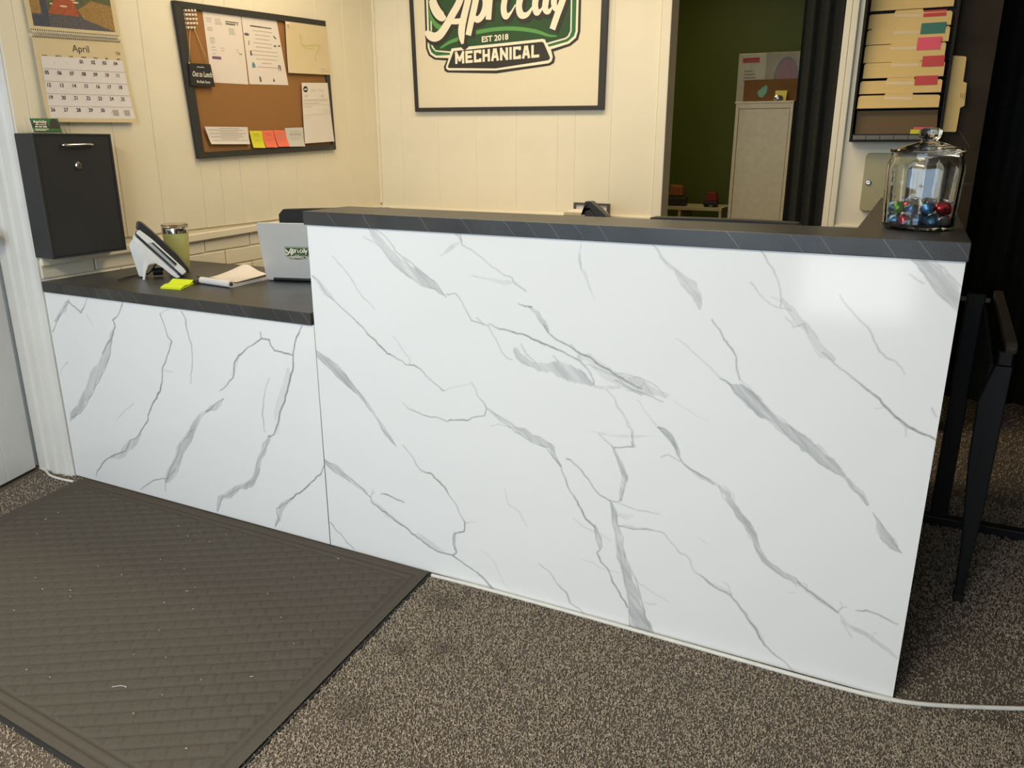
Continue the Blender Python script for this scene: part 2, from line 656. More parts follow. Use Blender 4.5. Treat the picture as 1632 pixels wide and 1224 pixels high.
# vein lines of the two laminate fronts: kind, strength, 'x,z,half-width' in millimetres on the panel
VEINS_TALL = [
('W',0.8,'215,1035,5 235,1010,12.6 268,981,13.8 294,954,16.9 327,934,22.4 360,913,19.8 399,894,17.2 428,882,9.1 457,862,3 470,851,0.9'),
('L',1,'233,1031,0.9 283,999,1.2 315,964,1.2 364,936,1.5 413,903,1.8 451,867,1.5 463,857,0.9'),
('L',0.7,'199,1005,1 234,991,1.3 251,983,1.3 280,951,0.9 313,924,0.9 359,899,0.9 398,879,0.9 431,876,0.9'),
('L',1,'464,865,1.2 493,869,1.2 508,852,1.2 527,820,1.5 539,801,1.8 558,798,1.8 592,790,1.2 601,771,0.9 620,745,0.9 644,711,0.9 660,707,0.9'),
('L',0.8,'555,810,1.5 577,794,1.8'),
('L',1,'592,796,1.2 626,786,2.3 675,779,2.6 717,770,3.1 752,760,3.4 787,750,2.5 821,738,2.2 850,728,2.2 873,709,1.6 885,689,1.6 891,671,1.4'),
('L',1,'678,859,1.1 698,853,2.3 716,853,2.8'),
('W',1,'710,853,4.5 733,837,7.8 751,814,8.4 763,794,3.9'),
('L',1,'751,809,2.2 766,789,2 792,773,2.2 827,760,2.5 855,745,2.7 894,728,3.3 939,707,3.2 972,692,3.2 1015,677,2.6'),
('L',0.8,'826,768,1.1 849,744,0.8 856,718,0.8 878,721,0.8 906,711,1.1 950,698,1.1 984,673,1.1 1016,661,1.3'),
('W',0.4,'850,739,8.2 895,723,16.3 939,696,18.9 983,681,18.7 1015,674,15.9'),
('W',0.8,'672,734,8.7 693,711,12.8 723,701,8.7 759,697,14.3 794,699,21.5 828,692,23.5 857,682,17.8 885,670,6.6'),
('L',0.7,'687,753,1.4 702,727,2 729,705,1.4'),
('L',0.7,'778,733,1.7 793,718,2.3'),
('W',0.5,'885,667,2.8 930,668,6.5 957,672,5.4'),
('W',0.9,'497,1031,8.7 509,1021,6.3 515,1014,2.9'),
('L',0.9,'509,1016,2.3 515,998,1.4 542,988,1.1 573,969,1.1 603,947,1.1 639,928,1.1 660,924,1.4 668,909,1.7 701,890,0.8'),
('W',0.45,'444,964,1.8 473,984,5.9 508,1005,4.1'),
('W',0.5,'541,921,1.5 639,909,7.4 668,914,4.5 701,893,2.2'),
('W',0.45,'847,1026,2.1 843,993,3.6 849,958,3.1 863,939,5.2 872,914,3.7 886,885,1.1'),
('L',0.6,'843,991,1 848,958,0.8'),
('L',0.8,'86,944,1 121,914,1.3 148,884,1.3 164,858,1.3 195,828,1.3 225,801,0.7'),
('W',0.5,'9,882,3.4 33,860,9.6 54,837,11 79,818,4.1'),
('L',1,'8,881,1.7 27,872,1.4 54,831,1 79,818,1.4 111,793,1.7 161,758,2.4 195,728,2.7 230,701,3.3 261,677,3 293,666,1.7 324,651,1.6 349,654,2.6 389,629,1.6 423,606,1.6 449,592,1.9'),
('L',0.4,'449,592,1.6 490,609,1.3 539,625,0.9'),
('L',0.7,'285,729,1 309,701,1 339,668,1.3 336,650,1'),
('W',0.85,'2,647,9.4 44,623,15 80,595,17.1 117,567,13.5 153,540,6.3 181,512,5.6 203,489,3.5 223,460,6.3 244,431,8.4 265,408,5.6 279,391,1.4'),
('L',0.8,'3,655,1.1 60,628,1.4 96,603,1.4 139,558,1.8 167,529,1.8 199,489,1.4 238,449,1.4 275,397,1.4'),
('L',1,'537,628,0.9 555,592,0.9 581,563,1.9'),
('W',0.9,'581,563,3.1 606,546,4.9 644,528,6.7 675,515,7.9 719,499,9.7 756,490,10.2 780,480,7.1'),
('L',0.8,'581,560,1.2 612,547,1.5 650,532,1.5 688,511,1.2'),
('L',1,'308,534,1 343,517,2 385,508,2 454,502,1.6 464,508,2.3 521,515,2.6 534,525,1.6 577,538,1.6 582,560,1.9'),
('L',0.6,'593,511,0.9 619,521,1.2 650,520,1.2'),
('L',0.8,'924,664,1.1 947,643,0.8 970,608,0.8 983,574,0.8 999,566,0.8 998,546,1.1'),
('L',0.8,'945,708,0.9 980,708,0.9 1014,703,1.1 1048,690,1.1 1083,668,0.8'),
('L',1,'946,690,1.4 993,671,1.4 1033,662,1.4 1070,651,1.1'),
('W',0.5,'946,690,11.6 1003,690,17 1043,675,11.2 1078,663,2.8'),
('L',0.6,'980,706,0.9 1004,675,0.9 1020,695,0.8 1044,664,0.8'),
('L',0.4,'1094,657,0.6 1134,640,0.5 1183,620,0.5'),
('L',0.8,'948,638,0.9 973,601,0.9 995,563,0.9 999,546,1.2'),
('L',0.5,'1005,647,0.9 1036,611,0.9 1057,588,1.7'),
('W',0.8,'1063,584,3.4 1083,575,6.2 1098,560,6.8 1113,536,4.5'),
('L',1,'1060,583,1.1 1080,582,1.1 1097,566,1.1 1113,536,1.1'),
('W',0.75,'1024,1027,1.3 1038,1015,2.6 1058,988,4.2 1078,974,4.7 1097,955,11.4 1119,938,16.5 1133,919,12.4 1141,899,6.7 1144,883,1.6'),
('L',0.7,'1025,1027,1 1047,1003,1 1061,986,1'),
('L',1,'1173,865,1.5 1187,848,1.5 1204,821,2.3 1223,802,2.3 1235,783,1.5 1247,731,1.6'),
('W',0.95,'1201,728,1.6 1228,715,4.2 1249,707,16.1 1270,691,18.6 1292,673,18.6 1318,655,13.4 1345,635,13.3 1376,616,13.2 1407,594,15.7 1432,587,11'),
('L',0.8,'1201,728,1.1 1228,715,1.6 1250,691,1.6 1283,666,1 1324,645,1 1356,621,1 1393,594,1'),
('L',0.6,'1247,731,1 1268,718,1 1301,680,1.3 1333,657,1 1375,632,1 1426,597,1'),
('L',0.7,'1093,812,0.5 1123,794,0.8 1162,763,0.8 1190,740,1.1 1212,724,1.6'),
('L',0.9,'1267,1029,1.4 1281,1010,1.4 1300,984,1.4 1308,968,0.7 1319,929,1.2 1321,905,1'),
('L',0.7,'1252,956,2 1274,931,1 1294,915,1 1319,905,1.2 1343,902,1.4'),
('W',0.5,'1322,925,2.9 1343,902,10.5 1359,879,10.5 1384,861,9.1 1401,833,11.4 1417,815,12.4 1441,803,4.3'),
('L',0.8,'1333,886,1 1351,865,1.2 1373,875,1.4 1382,856,1.4'),
('L',0.5,'1298,928,0.7 1313,924,1 1320,915,0.7'),
('L',1,'1417,815,1.4 1447,791,1.4 1471,776,1.4 1495,759,1.6 1515,744,2.8 1543,726,3.3 1563,706,3.2 1583,689,3.7 1606,673,4.1 1629,664,3.2 1660,653,2.3'),
('L',0.8,'1588,680,0.7 1601,667,0.9 1603,652,0.7'),
('L',0.6,'1537,705,0.7 1550,708,0.9'),
('L',0.9,'1438,944,0.7 1459,917,0.9 1483,893,0.9 1503,876,1.4 1522,844,1.4 1542,820,1.4 1562,813,0.9 1583,787,0.5'),
('W',0.75,'1569,1030,8.5 1593,1012,16 1616,991,18.9 1635,972,20.1 1653,953,16.7 1674,930,12.5'),
('L',0.8,'1563,1028,0.6 1577,1013,1.1 1601,985,1.1 1621,960,1.1 1643,943,1.1 1663,925,1.1'),
('L',0.8,'1599,1030,0.8 1625,1012,1 1644,993,1 1664,972,0.8'),
('L',0.9,'1563,998,0.6 1574,990,0.9 1592,980,0.9'),
('L',1,'1642,722,1.1 1654,704,0.9'),
('W',0.9,'650,518,2.5 682,508,7.9 719,497,9.7 756,488,10.8 777,483,7.7 783,461,6 805,432,4.2'),
('L',1,'650,518,1.5 669,506,1.2 719,485,1.2 762,478,1.5 783,452,1.5 805,432,1.8 814,407,1.8 830,371,1.8 855,340,2.7 870,313,3.6 880,294,3.6 907,276,3'),
('L',0.6,'768,493,1.2 783,476,0.9 792,454,0.9 808,427,0.9'),
('W',0.6,'907,282,4.2 920,245,7.2 926,219,3.6'),
('L',1,'907,276,1.5 911,243,1.2 924,215,1.8 915,201,2.4 928,176,2.4 949,159,2.4 962,125,3 987,88,3 1006,61,3'),
('L',0.8,'913,274,1.2 925,246,1.2 928,222,1.2'),
('L',0.6,'844,289,0.9 892,266,1.2 952,247,0.9'),
('L',0.6,'874,171,0.9 925,159,0.9 978,158,0.9'),
('W',0.85,'3,294,9.2 47,274,12.2 89,255,8.3 124,237,6.8 158,220,5.2'),
('L',1,'4,301,1.5 71,275,1.9 102,257,1.9 147,231,2.2 173,209,2.6 180,189,2.2 214,172,3.3 259,150,3.7 304,133,3.6 340,110,3.6 384,89,3.2 420,80,3.2 463,81,3.2 506,60,2.8 547,44,2.8 575,24,3.1 599,3,3.1'),
('W',0.4,'176,195,7.5 237,163,11.1 281,141,6.6'),
('W',0.4,'341,120,7.2 399,96,8.6 435,84,5'),
('W',0.5,'547,47,3.5 575,24,5.5 599,3,6.9'),
('L',0.8,'173,209,1.5 186,229,1.5 179,238,0.7'),
('L',1,'213,227,1.5 229,231,2.9 263,224,2.5 296,217,2.2'),
('L',1,'301,403,1.4 336,370,1.4 360,335,2.1 396,332,3.1 420,313,4.1 441,298,3.4 461,269,1.7 495,217,1.7 508,200,2.7 504,169,2.7 472,155,2.8'),
('W',0.9,'471,155,4.9 469,123,6.3 477,98,3.5'),
('L',0.9,'469,151,1.4 466,119,1.7 477,94,2.8 463,79,2.8'),
('L',0.6,'508,197,1.4 543,207,0.7'),
('L',1,'6,86,2.4 45,54,2 96,12,2'),
('L',0.4,'562,123,1 603,96,1 623,54,1 643,25,1 683,6,0.7'),
('L',0.9,'745,125,1.3 780,105,1.6 806,73,1.9 831,54,2.9 841,27,1.9 891,-2,1'),
('L',0.5,'637,332,1 650,287,1.6 683,272,1.6 708,233,1'),
('L',1,'822,456,2.4 852,441,1.8 882,412,2 918,371,2 947,360,2.3'),
('L',0.9,'908,542,0.9 934,522,1.2 949,509,2.4 976,516,2.1 1000,522,2.4 999,539,2.1 995,557,1.5'),
('W',0.8,'993,538,1.8 1002,525,7.2'),
('W',0.3,'884,544,1.2 945,542,4.2 1004,549,4.7 1056,558,1.2'),
('W',0.9,'949,509,3.7 962,484,5.5 976,455,8.6 983,432,9.2 978,399,8.6 975,370,4.4'),
('L',0.7,'949,509,1.5 963,478,1.2 989,439,1.5 981,400,1.2 976,370,1.2'),
('L',0.9,'940,362,1.6 964,361,1.6 976,370,1.6'),
('L',0.8,'971,359,0.9 1002,353,1.2 1038,353,1.2 1079,352,0.6'),
('W',0.95,'949,355,4.4 961,305,9.5 972,255,11.5 983,205,13.5 998,169,14.2 1015,119,15.6 1027,81,18.2 1038,36,24.9 1053,-12,32.9'),
('L',0.7,'949,355,1.3 955,297,1.3 973,229,1.3 992,160,1.3 1007,90,1.6 1013,43,2 1015,1,1.7'),
('L',0.8,'963,325,1.3 984,265,1.6 992,221,1.6 1016,167,1.6 1034,124,2.3 1053,61,2.3 1070,18,2 1083,5,1.6'),
('L',0.5,'981,258,1.3 977,217,1 998,169,1.3'),
('W',0.3,'972,327,6.3 991,325,9.4 1009,332,3.1'),
('L',0.85,'973,295,1.9 1016,295,1.9 1058,303,1.5 1094,301,1.5 1116,277,1.2 1137,257,1.5 1161,247,1.2 1175,215,0.9 1193,207,1.8'),
('W',0.4,'973,295,4.4 1016,299,6.2 1064,305,2.5'),
('W',0.6,'1193,210,1.8 1217,191,4.8 1246,183,8.9 1269,173,6.5'),
('L',1,'1193,207,1.5 1217,191,2.1 1246,179,2.1 1269,173,1.8 1287,156,2.1 1311,130,2.4 1342,91,2.9 1364,56,2.4 1396,33,1.8 1424,16,1.5 1451,-8,1.2'),
('W',0.4,'1281,163,4.1 1311,130,6.5 1342,91,7.6 1364,56,4.1'),
('L',0.7,'1250,203,0.9 1261,200,0.9 1274,174,0.9'),
('L',0.6,'1016,167,1.3 1033,144,1 1068,127,1 1120,108,0.6'),
('L',0.6,'1054,89,1.3 1085,94,1'),
('W',0.7,'1063,583,2.3 1084,566,4.6 1105,546,6.3 1118,518,4'),
('L',1,'1063,583,1.4 1090,564,1.4 1108,540,1.7 1121,513,1.7 1145,491,2 1174,478,2.3 1208,461,2'),
('L',0.8,'1073,507,0.9 1093,517,1.7 1122,504,1.4'),
('W',0.6,'1133,497,4 1157,484,5.1 1191,470,6.2 1219,459,3.9'),
('W',0.95,'1219,459,3.9 1242,441,8.4 1254,420,9 1272,394,10.1 1295,375,10.6 1311,349,9 1324,316,7.3 1343,287,9 1373,270,8.9 1401,259,8.3 1425,247,5.5'),
('L',0.6,'1219,458,1.1 1240,423,1.1 1268,387,1.1 1297,352,1.1 1323,303,1.1 1346,279,1.1 1391,253,1.1 1423,238,1.1'),
('L',0.7,'1230,460,0.8 1255,444,0.8 1259,427,0.8'),
('L',1,'1422,250,1.4 1455,231,2.2 1487,213,2.5 1519,194,2.2'),
('W',0.5,'1422,247,3.9 1455,228,8.2 1487,213,8.2 1513,199,2.7'),
('L',0.7,'1427,251,0.8 1443,249,0.8 1446,238,0.8'),
('L',0.8,'1519,197,1.1 1527,212,1.1 1536,214,0.8'),
('L',0.6,'1520,225,0.8 1527,212,0.8'),
('W',0.75,'1522,192,2.2 1536,172,4.9 1572,159,5.9 1603,144,6.4 1634,129,5.3 1657,114,4.2'),
('L',0.5,'1526,175,1.1 1555,138,1.6'),
('L',1,'1556,211,1.1 1577,218,2.4 1609,212,2.1 1645,201,1.5'),
('W',0.3,'1584,144,2.7 1605,166,3.7'),
('W',0.9,'1346,632,5.7 1375,615,13.9 1406,601,16.3 1432,581,16.3 1458,564,15.2 1479,549,10.1 1494,536,4.5'),
('L',0.6,'1349,627,1 1387,598,1 1429,567,1 1460,548,1 1489,540,1.3'),
('L',0.7,'1430,603,1.3 1457,575,1 1483,553,1.3'),
('W',0.7,'1494,536,3.5 1510,520,8 1531,505,7 1548,480,3.5'),
('L',0.8,'1500,531,1.3 1514,509,1.3 1536,497,1.5 1548,478,1.2'),
('W',0.7,'1564,459,2 1579,435,7 1593,410,11.5 1612,392,11 1629,380,2'),
('L',0.9,'1561,464,0.7 1580,441,1.2 1607,408,1.5 1629,379,1'),
('L',0.6,'1572,433,0.8 1590,398,1 1615,384,1'),
('L',0.5,'1180,308,0.6 1203,298,0.6'),
('L',0.5,'1405,217,0.6 1417,219,0.8'),
]
VEINS_LOW = [
('W',0.7,'-1224,625,4.4 -1191,651,9.9 -1157,680,14.1 -1124,709,7.5'),
('L',0.9,'-1249,583,3.4 -1209,631,2.8 -1183,656,2.7 -1130,708,2.7 -1096,690,3.7 -1068,671,5.3 -1043,699,2.1 -1023,726,2.1'),
('L',0.4,'-1038,665,2.6 -1008,630,1.1'),
('L',1,'-836,730,2.5 -858,695,2.5 -902,661,3.1 -895,637,4.1 -931,586,3.1 -987,528,2.7'),
('W',0.85,'-910,622,5.2 -927,587,9.4 -962,531,19.1 -1013,472,21.6 -1061,420,23.1 -1104,360,19.1 -1157,305,17.2 -1216,259,15.2 -1236,234,2.9'),
('L',0.7,'-907,623,2.6 -942,533,2.6 -989,466,2.2 -1048,404,2.8 -1120,320,2.8 -1226,248,2.9'),
('L',1,'-659,705,2.4 -634,627,2.9 -619,616,3.9 -652,559,2.9 -684,509,3 -691,470,3.5 -711,425,5.6 -756,375,4.7 -789,325,4.2 -823,275,3.2 -848,244,4.3'),
('L',0.5,'-659,705,1.9 -616,725,1.9'),
('W',0.6,'-848,244,6.5 -908,192,17.6 -955,151,16.8 -1026,124,6.9'),
('L',0.9,'-848,244,2.2 -940,163,2.8 -1026,124,4 -1088,83,4.1 -1123,48,3.5 -1136,20,1.8'),
('L',0.9,'-556,723,2.3 -539,697,3.7 -534,634,2.8 -526,615,2.4 -536,540,2.4 -554,476,1.5'),
('L',1,'-217,691,1.7 -215,669,3.5 -274,635,2.2 -318,603,4 -344,565,4.1 -354,523,2.8 -420,470,1.9'),
('W',0.5,'-312,608,5.4 -342,561,9.1 -359,531,3.7'),
('L',0.9,'-408,443,2.8 -454,415,2.4 -497,384,4.4'),
('W',0.8,'-413,442,3.8 -450,408,14.4 -497,384,6.8 -549,337,11.9 -578,298,14.1 -621,247,19.5 -668,176,16.7 -715,112,22.4 -744,81,10.8'),
('L',0.8,'-571,308,2.5 -618,265,2 -665,195,2.1 -737,90,3.2 -821,63,3.3 -887,17,2.3'),
('L',0.8,'-686,136,2.6 -745,79,2.7 -755,38,2.2'),
('L',1,'-215,669,3 -182,669,3.4 -166,636,3 -128,633,4.2 -91,630,3.4 -80,669,2.9 -66,696,3.7 -46,726,2.4'),
('L',1,'-91,630,4.2 -98,580,4.7 -128,507,5.2 -158,448,4.4 -186,380,4.1 -199,353,2.7 -225,341,3.7'),
('W',0.9,'-220,342,5.5 -244,309,12 -271,258,10.3 -293,203,12.4 -319,159,13.5 -382,129,9.9 -431,93,15.1 -478,69,10.2 -498,15,6.2'),
('L',0.7,'-231,332,1.8 -264,268,2.3 -283,239,1.9 -313,165,1.9 -383,125,2 -466,76,2.5 -500,15,2.6'),
('W',0.3,'-115,578,8.5 -137,514,14.8 -176,422,15.2 -187,363,9'),
('L',0.7,'-196,544,1.3 -230,469,2.2 -242,411,3.2 -238,355,1.8'),
('L',1,'-3,280,2.6 -46,223,3.1 -99,175,3.7 -153,134,4.2'),
('W',0.7,'-142,140,4.6 -198,94,12.3 -213,48,8.6 -232,15,2.9'),
('L',0.8,'-153,134,2.3 -197,99,2.4 -219,85,2.4 -213,48,2.9 -232,17,2.4'),
('L',0.5,'-859,359,2.7 -912,324,2.2 -967,275,1.1'),
('L',0.5,'-1190,472,2.8 -1222,449,1.7 -1244,419,1.1'),
('L',0.6,'-684,509,2 -633,507,1'),
]

XL, YB, W, LLOW, HT, HL, TH = -1.255, 2.117, 1.6597, 1.2563, 1.067, 0.771, 0.038

# ---------------------------------------------------------------- setting
fl = struct(M().box(-2.2, 3.6, -3.4, 4.6, -0.06, 0.0).build('floor', 'carpet_base'))
struct(M().box(-2.2, 3.6, -3.4, 4.6, 2.5, 2.56).build('ceiling', 'ceiling_paint'))


def rail_z(y):
    return 0.858 + 0.022 * y


wl = struct(M().box(XL - 0.12, XL - 0.008, 0.0, YB + 0.12, 0, 2.5).build('wall_left', 'wall_paint'))
gy = [0.0, 0.06, 0.20, 0.38, 0.567, 0.79, 0.90, 1.02, 1.20, 1.40, 1.62, 1.84, 2.0, YB]
for a, b in zip(gy[:-1], gy[1:]):
    M().box(XL - 0.0075, XL, a + 0.0004, b - 0.0004, 0.892, 2.5).build('wall_panel', 'wall_paint', wl, bevel=0.0018, bseg=1)
# painted brick courses under the chair rail
bm0 = None
for row in range(5):
    for k in range(-1, 9):
        bw, bh = 0.268, 0.067
        y = k * 0.274 + (0.012 if row % 2 == 0 else 0.125) + 0.07
        ya, yb = max(y - bw / 2, 0.004), min(y + bw / 2, YB - 0.004)
        if yb - ya < 0.05:
            continue
        full = (yb - ya) > bw - 0.001
        zc = 0.770 - row * 0.073 + 0.010 * y + 0.008
        loc = (XL - 0.004, (ya + yb) / 2, zc)
        if full and bm0 is not None:
            b = bpy.data.objects.new('brick', bm0)
            COL.objects.link(b)
            b.parent = wl
            b.location = Vector(loc) - WORLD_BASE[wl.name]
        else:
            b = M().box(loc[0] - 0.004, loc[0] + 0.002, ya, yb, zc, zc + bh).build('brick', 'wall_paint', wl, bevel=0.004, origin=loc)
            if full:
                bm0 = b.data
rl = M()
rl.prism([(XL, 0.0, rail_z(0) - 0.033), (XL, YB, rail_z(YB) - 0.033), (XL, YB, rail_z(YB)), (XL, 0.0, rail_z(0))], (0.016, 0, 0))
struct(rl.build('trim_1', 'wall_paint', bevel=0.004))

wbk = struct(M().box(XL, 0.43, YB, YB + 0.12, 0, 2.5).build('wall_back', 'wall_paint'))
gx = [XL + 0.004, -1.089, -0.85, -0.611, -0.37, -0.133, -0.036, 0.155, 0.385]
for a, b in zip(gx[:-1], gx[1:]):
    M().box(a + 0.0002, b - 0.0002, YB - 0.007, YB, 0.90, 2.5).build('wall_panel', 'wall_paint', wbk, bevel=0.0008, bseg=1)
struct(M().box(XL, 0.385, YB - 0.022, YB, 0.868, 0.902).build('trim_2', 'wall_paint', bevel=0.005))
struct(M().box(0.388, 0.435, YB - 0.018, YB, 0, 2.12).build('trim_3', 'wall_paint', bevel=0.004))
# corner bead between left and back wall
struct(M().box(XL, XL + 0.014, YB - 0.02, YB - 0.007, 0.92, 2.5).build('trim_4', 'wall_paint', bevel=0.003))
wbr = struct(M().box(1.20, 1.602, YB, YB + 0.12, 0, 2.5).build('wall_back_right', 'wall_paint'))
struct(M().box(1.186, 1.212, YB - 0.014, YB, 0, 2.5).build('trim_5', 'wall_paint', bevel=0.004))
struct(M().box(1.214, 1.240, YB - 0.022, YB, 0, 2.5).build('trim_6', 'wall_paint', bevel=0.004))
struct(M().box(1.24, 1.602, YB - 0.016, YB, 0.866, 0.900).build('trim_7', 'wall_paint', bevel=0.004))
struct(M().box(0.43, 1.20, YB, YB + 0.12, 2.12, 2.5).build('wall_back_header', 'wall_paint'))
# laminate clad wall end at the right
struct(M().box(1.603, 1.762, 2.052, YB + 0.12, 0, 2.5).build('trim_8', 'slate_brown', bevel=0.002))
m = M()
m.tube([(1.680, 2.0518, 1.300), (1.725, 2.0518, 1.238)], 0.0009, 4)
m.tube([(1.706, 2.0518, 1.092), (1.752, 2.0518, 1.092)], 0.0006, 4)
m.build('pale_vein', 'vein_pale', bpy.data.objects['trim_8'], stuff=True)
# rooms beyond and behind
struct(M().box(-2.2, 3.6, 4.3, 4.42, 0, 2.5).build('wall_far', 'green_paint'))
struct(M().box(-0.42, -0.30, YB + 0.12, 4.3, 0, 2.5).build('wall_far_left', 'green_paint'))
struct(M().box(3.4, 3.52, -3.3, 4.3, 0, 2.5).build('wall_right', 'dark_wall'))
wf = M()
wf.box(-2.2, -1.10, -3.42, -3.30, 0, 2.5).box(1.66, 3.6, -3.42, -3.30, 0, 2.5)
wf.box(-1.10, 0.95, -3.42, -3.30, 0, 0.66).box(0.95, 1.66, -3.42, -3.30, 0, 0.20).box(-1.10, 1.66, -3.42, -3.30, 2.06, 2.5)
struct(wf.build('wall_front', 'front_wall_paint'))
wn = M()
for x, z in ((-1.099, 0.661), (0.16, 0.661), (0.951, 0.201), (1.619, 0.201)):
    wn.box(x - 0.0, x + 0.04, -3.38, -3.32, z, 2.059)
wn.box(0.951, 1.659, -3.38, -3.32, 0.201, 0.236).box(-1.099, 1.659, -3.38, -3.32, 0.640, 0.690).box(-1.099, 1.659, -3.38, -3.32, 2.019, 2.059)
struct(wn.build('window_1', 'white_paint', bevel=0.004))
struct(M().box(-1.74, -1.62, -3.3, 0.03, 0, 2.5).build('wall_left_front', 'white_paint'))

# door casing and door at the left edge
cs = M()
pf = [(-1.447, -0.024), (-1.402, -0.024), (-1.392, -0.017), (-1.372, -0.017), (-1.362, -0.027), (-1.338, -0.027), (-1.330, -0.019),
      (-1.322, -0.021), (-1.290, -0.019), (-1.282, -0.013), (-1.268, -0.012), (-1.262, -0.004), (-1.262, 0.03), (-1.62, 0.03), (-1.62, 0.0), (-1.447, 0.0)]
cs.prism([(x, y, 0) for x, y in pf], (0, 0, 2.3))
struct(cs.build('trim_9', 'white_paint'))
D0, DD = Vector((-1.452, -0.034, 0)), Vector((0.287, -0.958, 0)).normalized()
DN = Vector((DD.y, -DD.x, 0))
if DN.x < 0:
    DN = -DN
ez = Vector((0, 0, 1))


def door_box(m, a0, a1, z0, z1, t0, t1):
    c = D0 + DD * (a0 + a1) / 2 + DN * (t0 + t1) / 2 + ez * (z0 + z1) / 2
    return m.obox(c, DD, DN, ez, (a1 - a0) / 2, (t1 - t0) / 2, (z1 - z0) / 2)


dm = M()
door_box(dm, 0, 0.145, 0.012, 2.05, -0.04, 0)
door_box(dm, 0.735, 0.88, 0.012, 2.05, -0.04, 0)
for z0, z1 in ((0.012, 0.19), (0.80, 0.97), (1.90, 2.05)):
    door_box(dm, 0.145, 0.735, z0, z1, -0.04, 0)
dr = struct(dm.build('door_1', 'door_paint', bevel=0.003))
for z0, z1 in ((0.19, 0.80), (0.97, 1.90)):
    p = M()
    door_box(p, 0.146, 0.734, z0 + 0.001, z1 - 0.001, -0.03, -0.012)
    door_box(p, 0.185, 0.695, z0 + 0.04, z1 - 0.04, -0.011, -0.004)
    p.build('door_panel', 'door_paint', dr, bevel=0.003)
hc = D0 + DD * 0.062 + ez * 0.93 + DN * 0.0005
rot = DN.to_track_quat('Z', 'Y').to_matrix()
M().lathe([(0.001, 0), (0.03, 0), (0.03, 0.006), (0.012, 0.01), (0.011, 0.035), (0.027, 0.045), (0.03, 0.06), (0.022, 0.072), (0.001, 0.075)], hc, 20, mat3=rot).build('door_knob', 'chrome', dr, smooth='auto')

# ---------------------------------------------------------------- carpet pile
TUFT_BLOTS = [((0.50, -0.12), 0.045), ((0.62, -0.30), 0.035), ((0.78, -0.30), 0.02), ((0.52, -0.36), 0.03), ((0.55, -0.60), 0.05)]


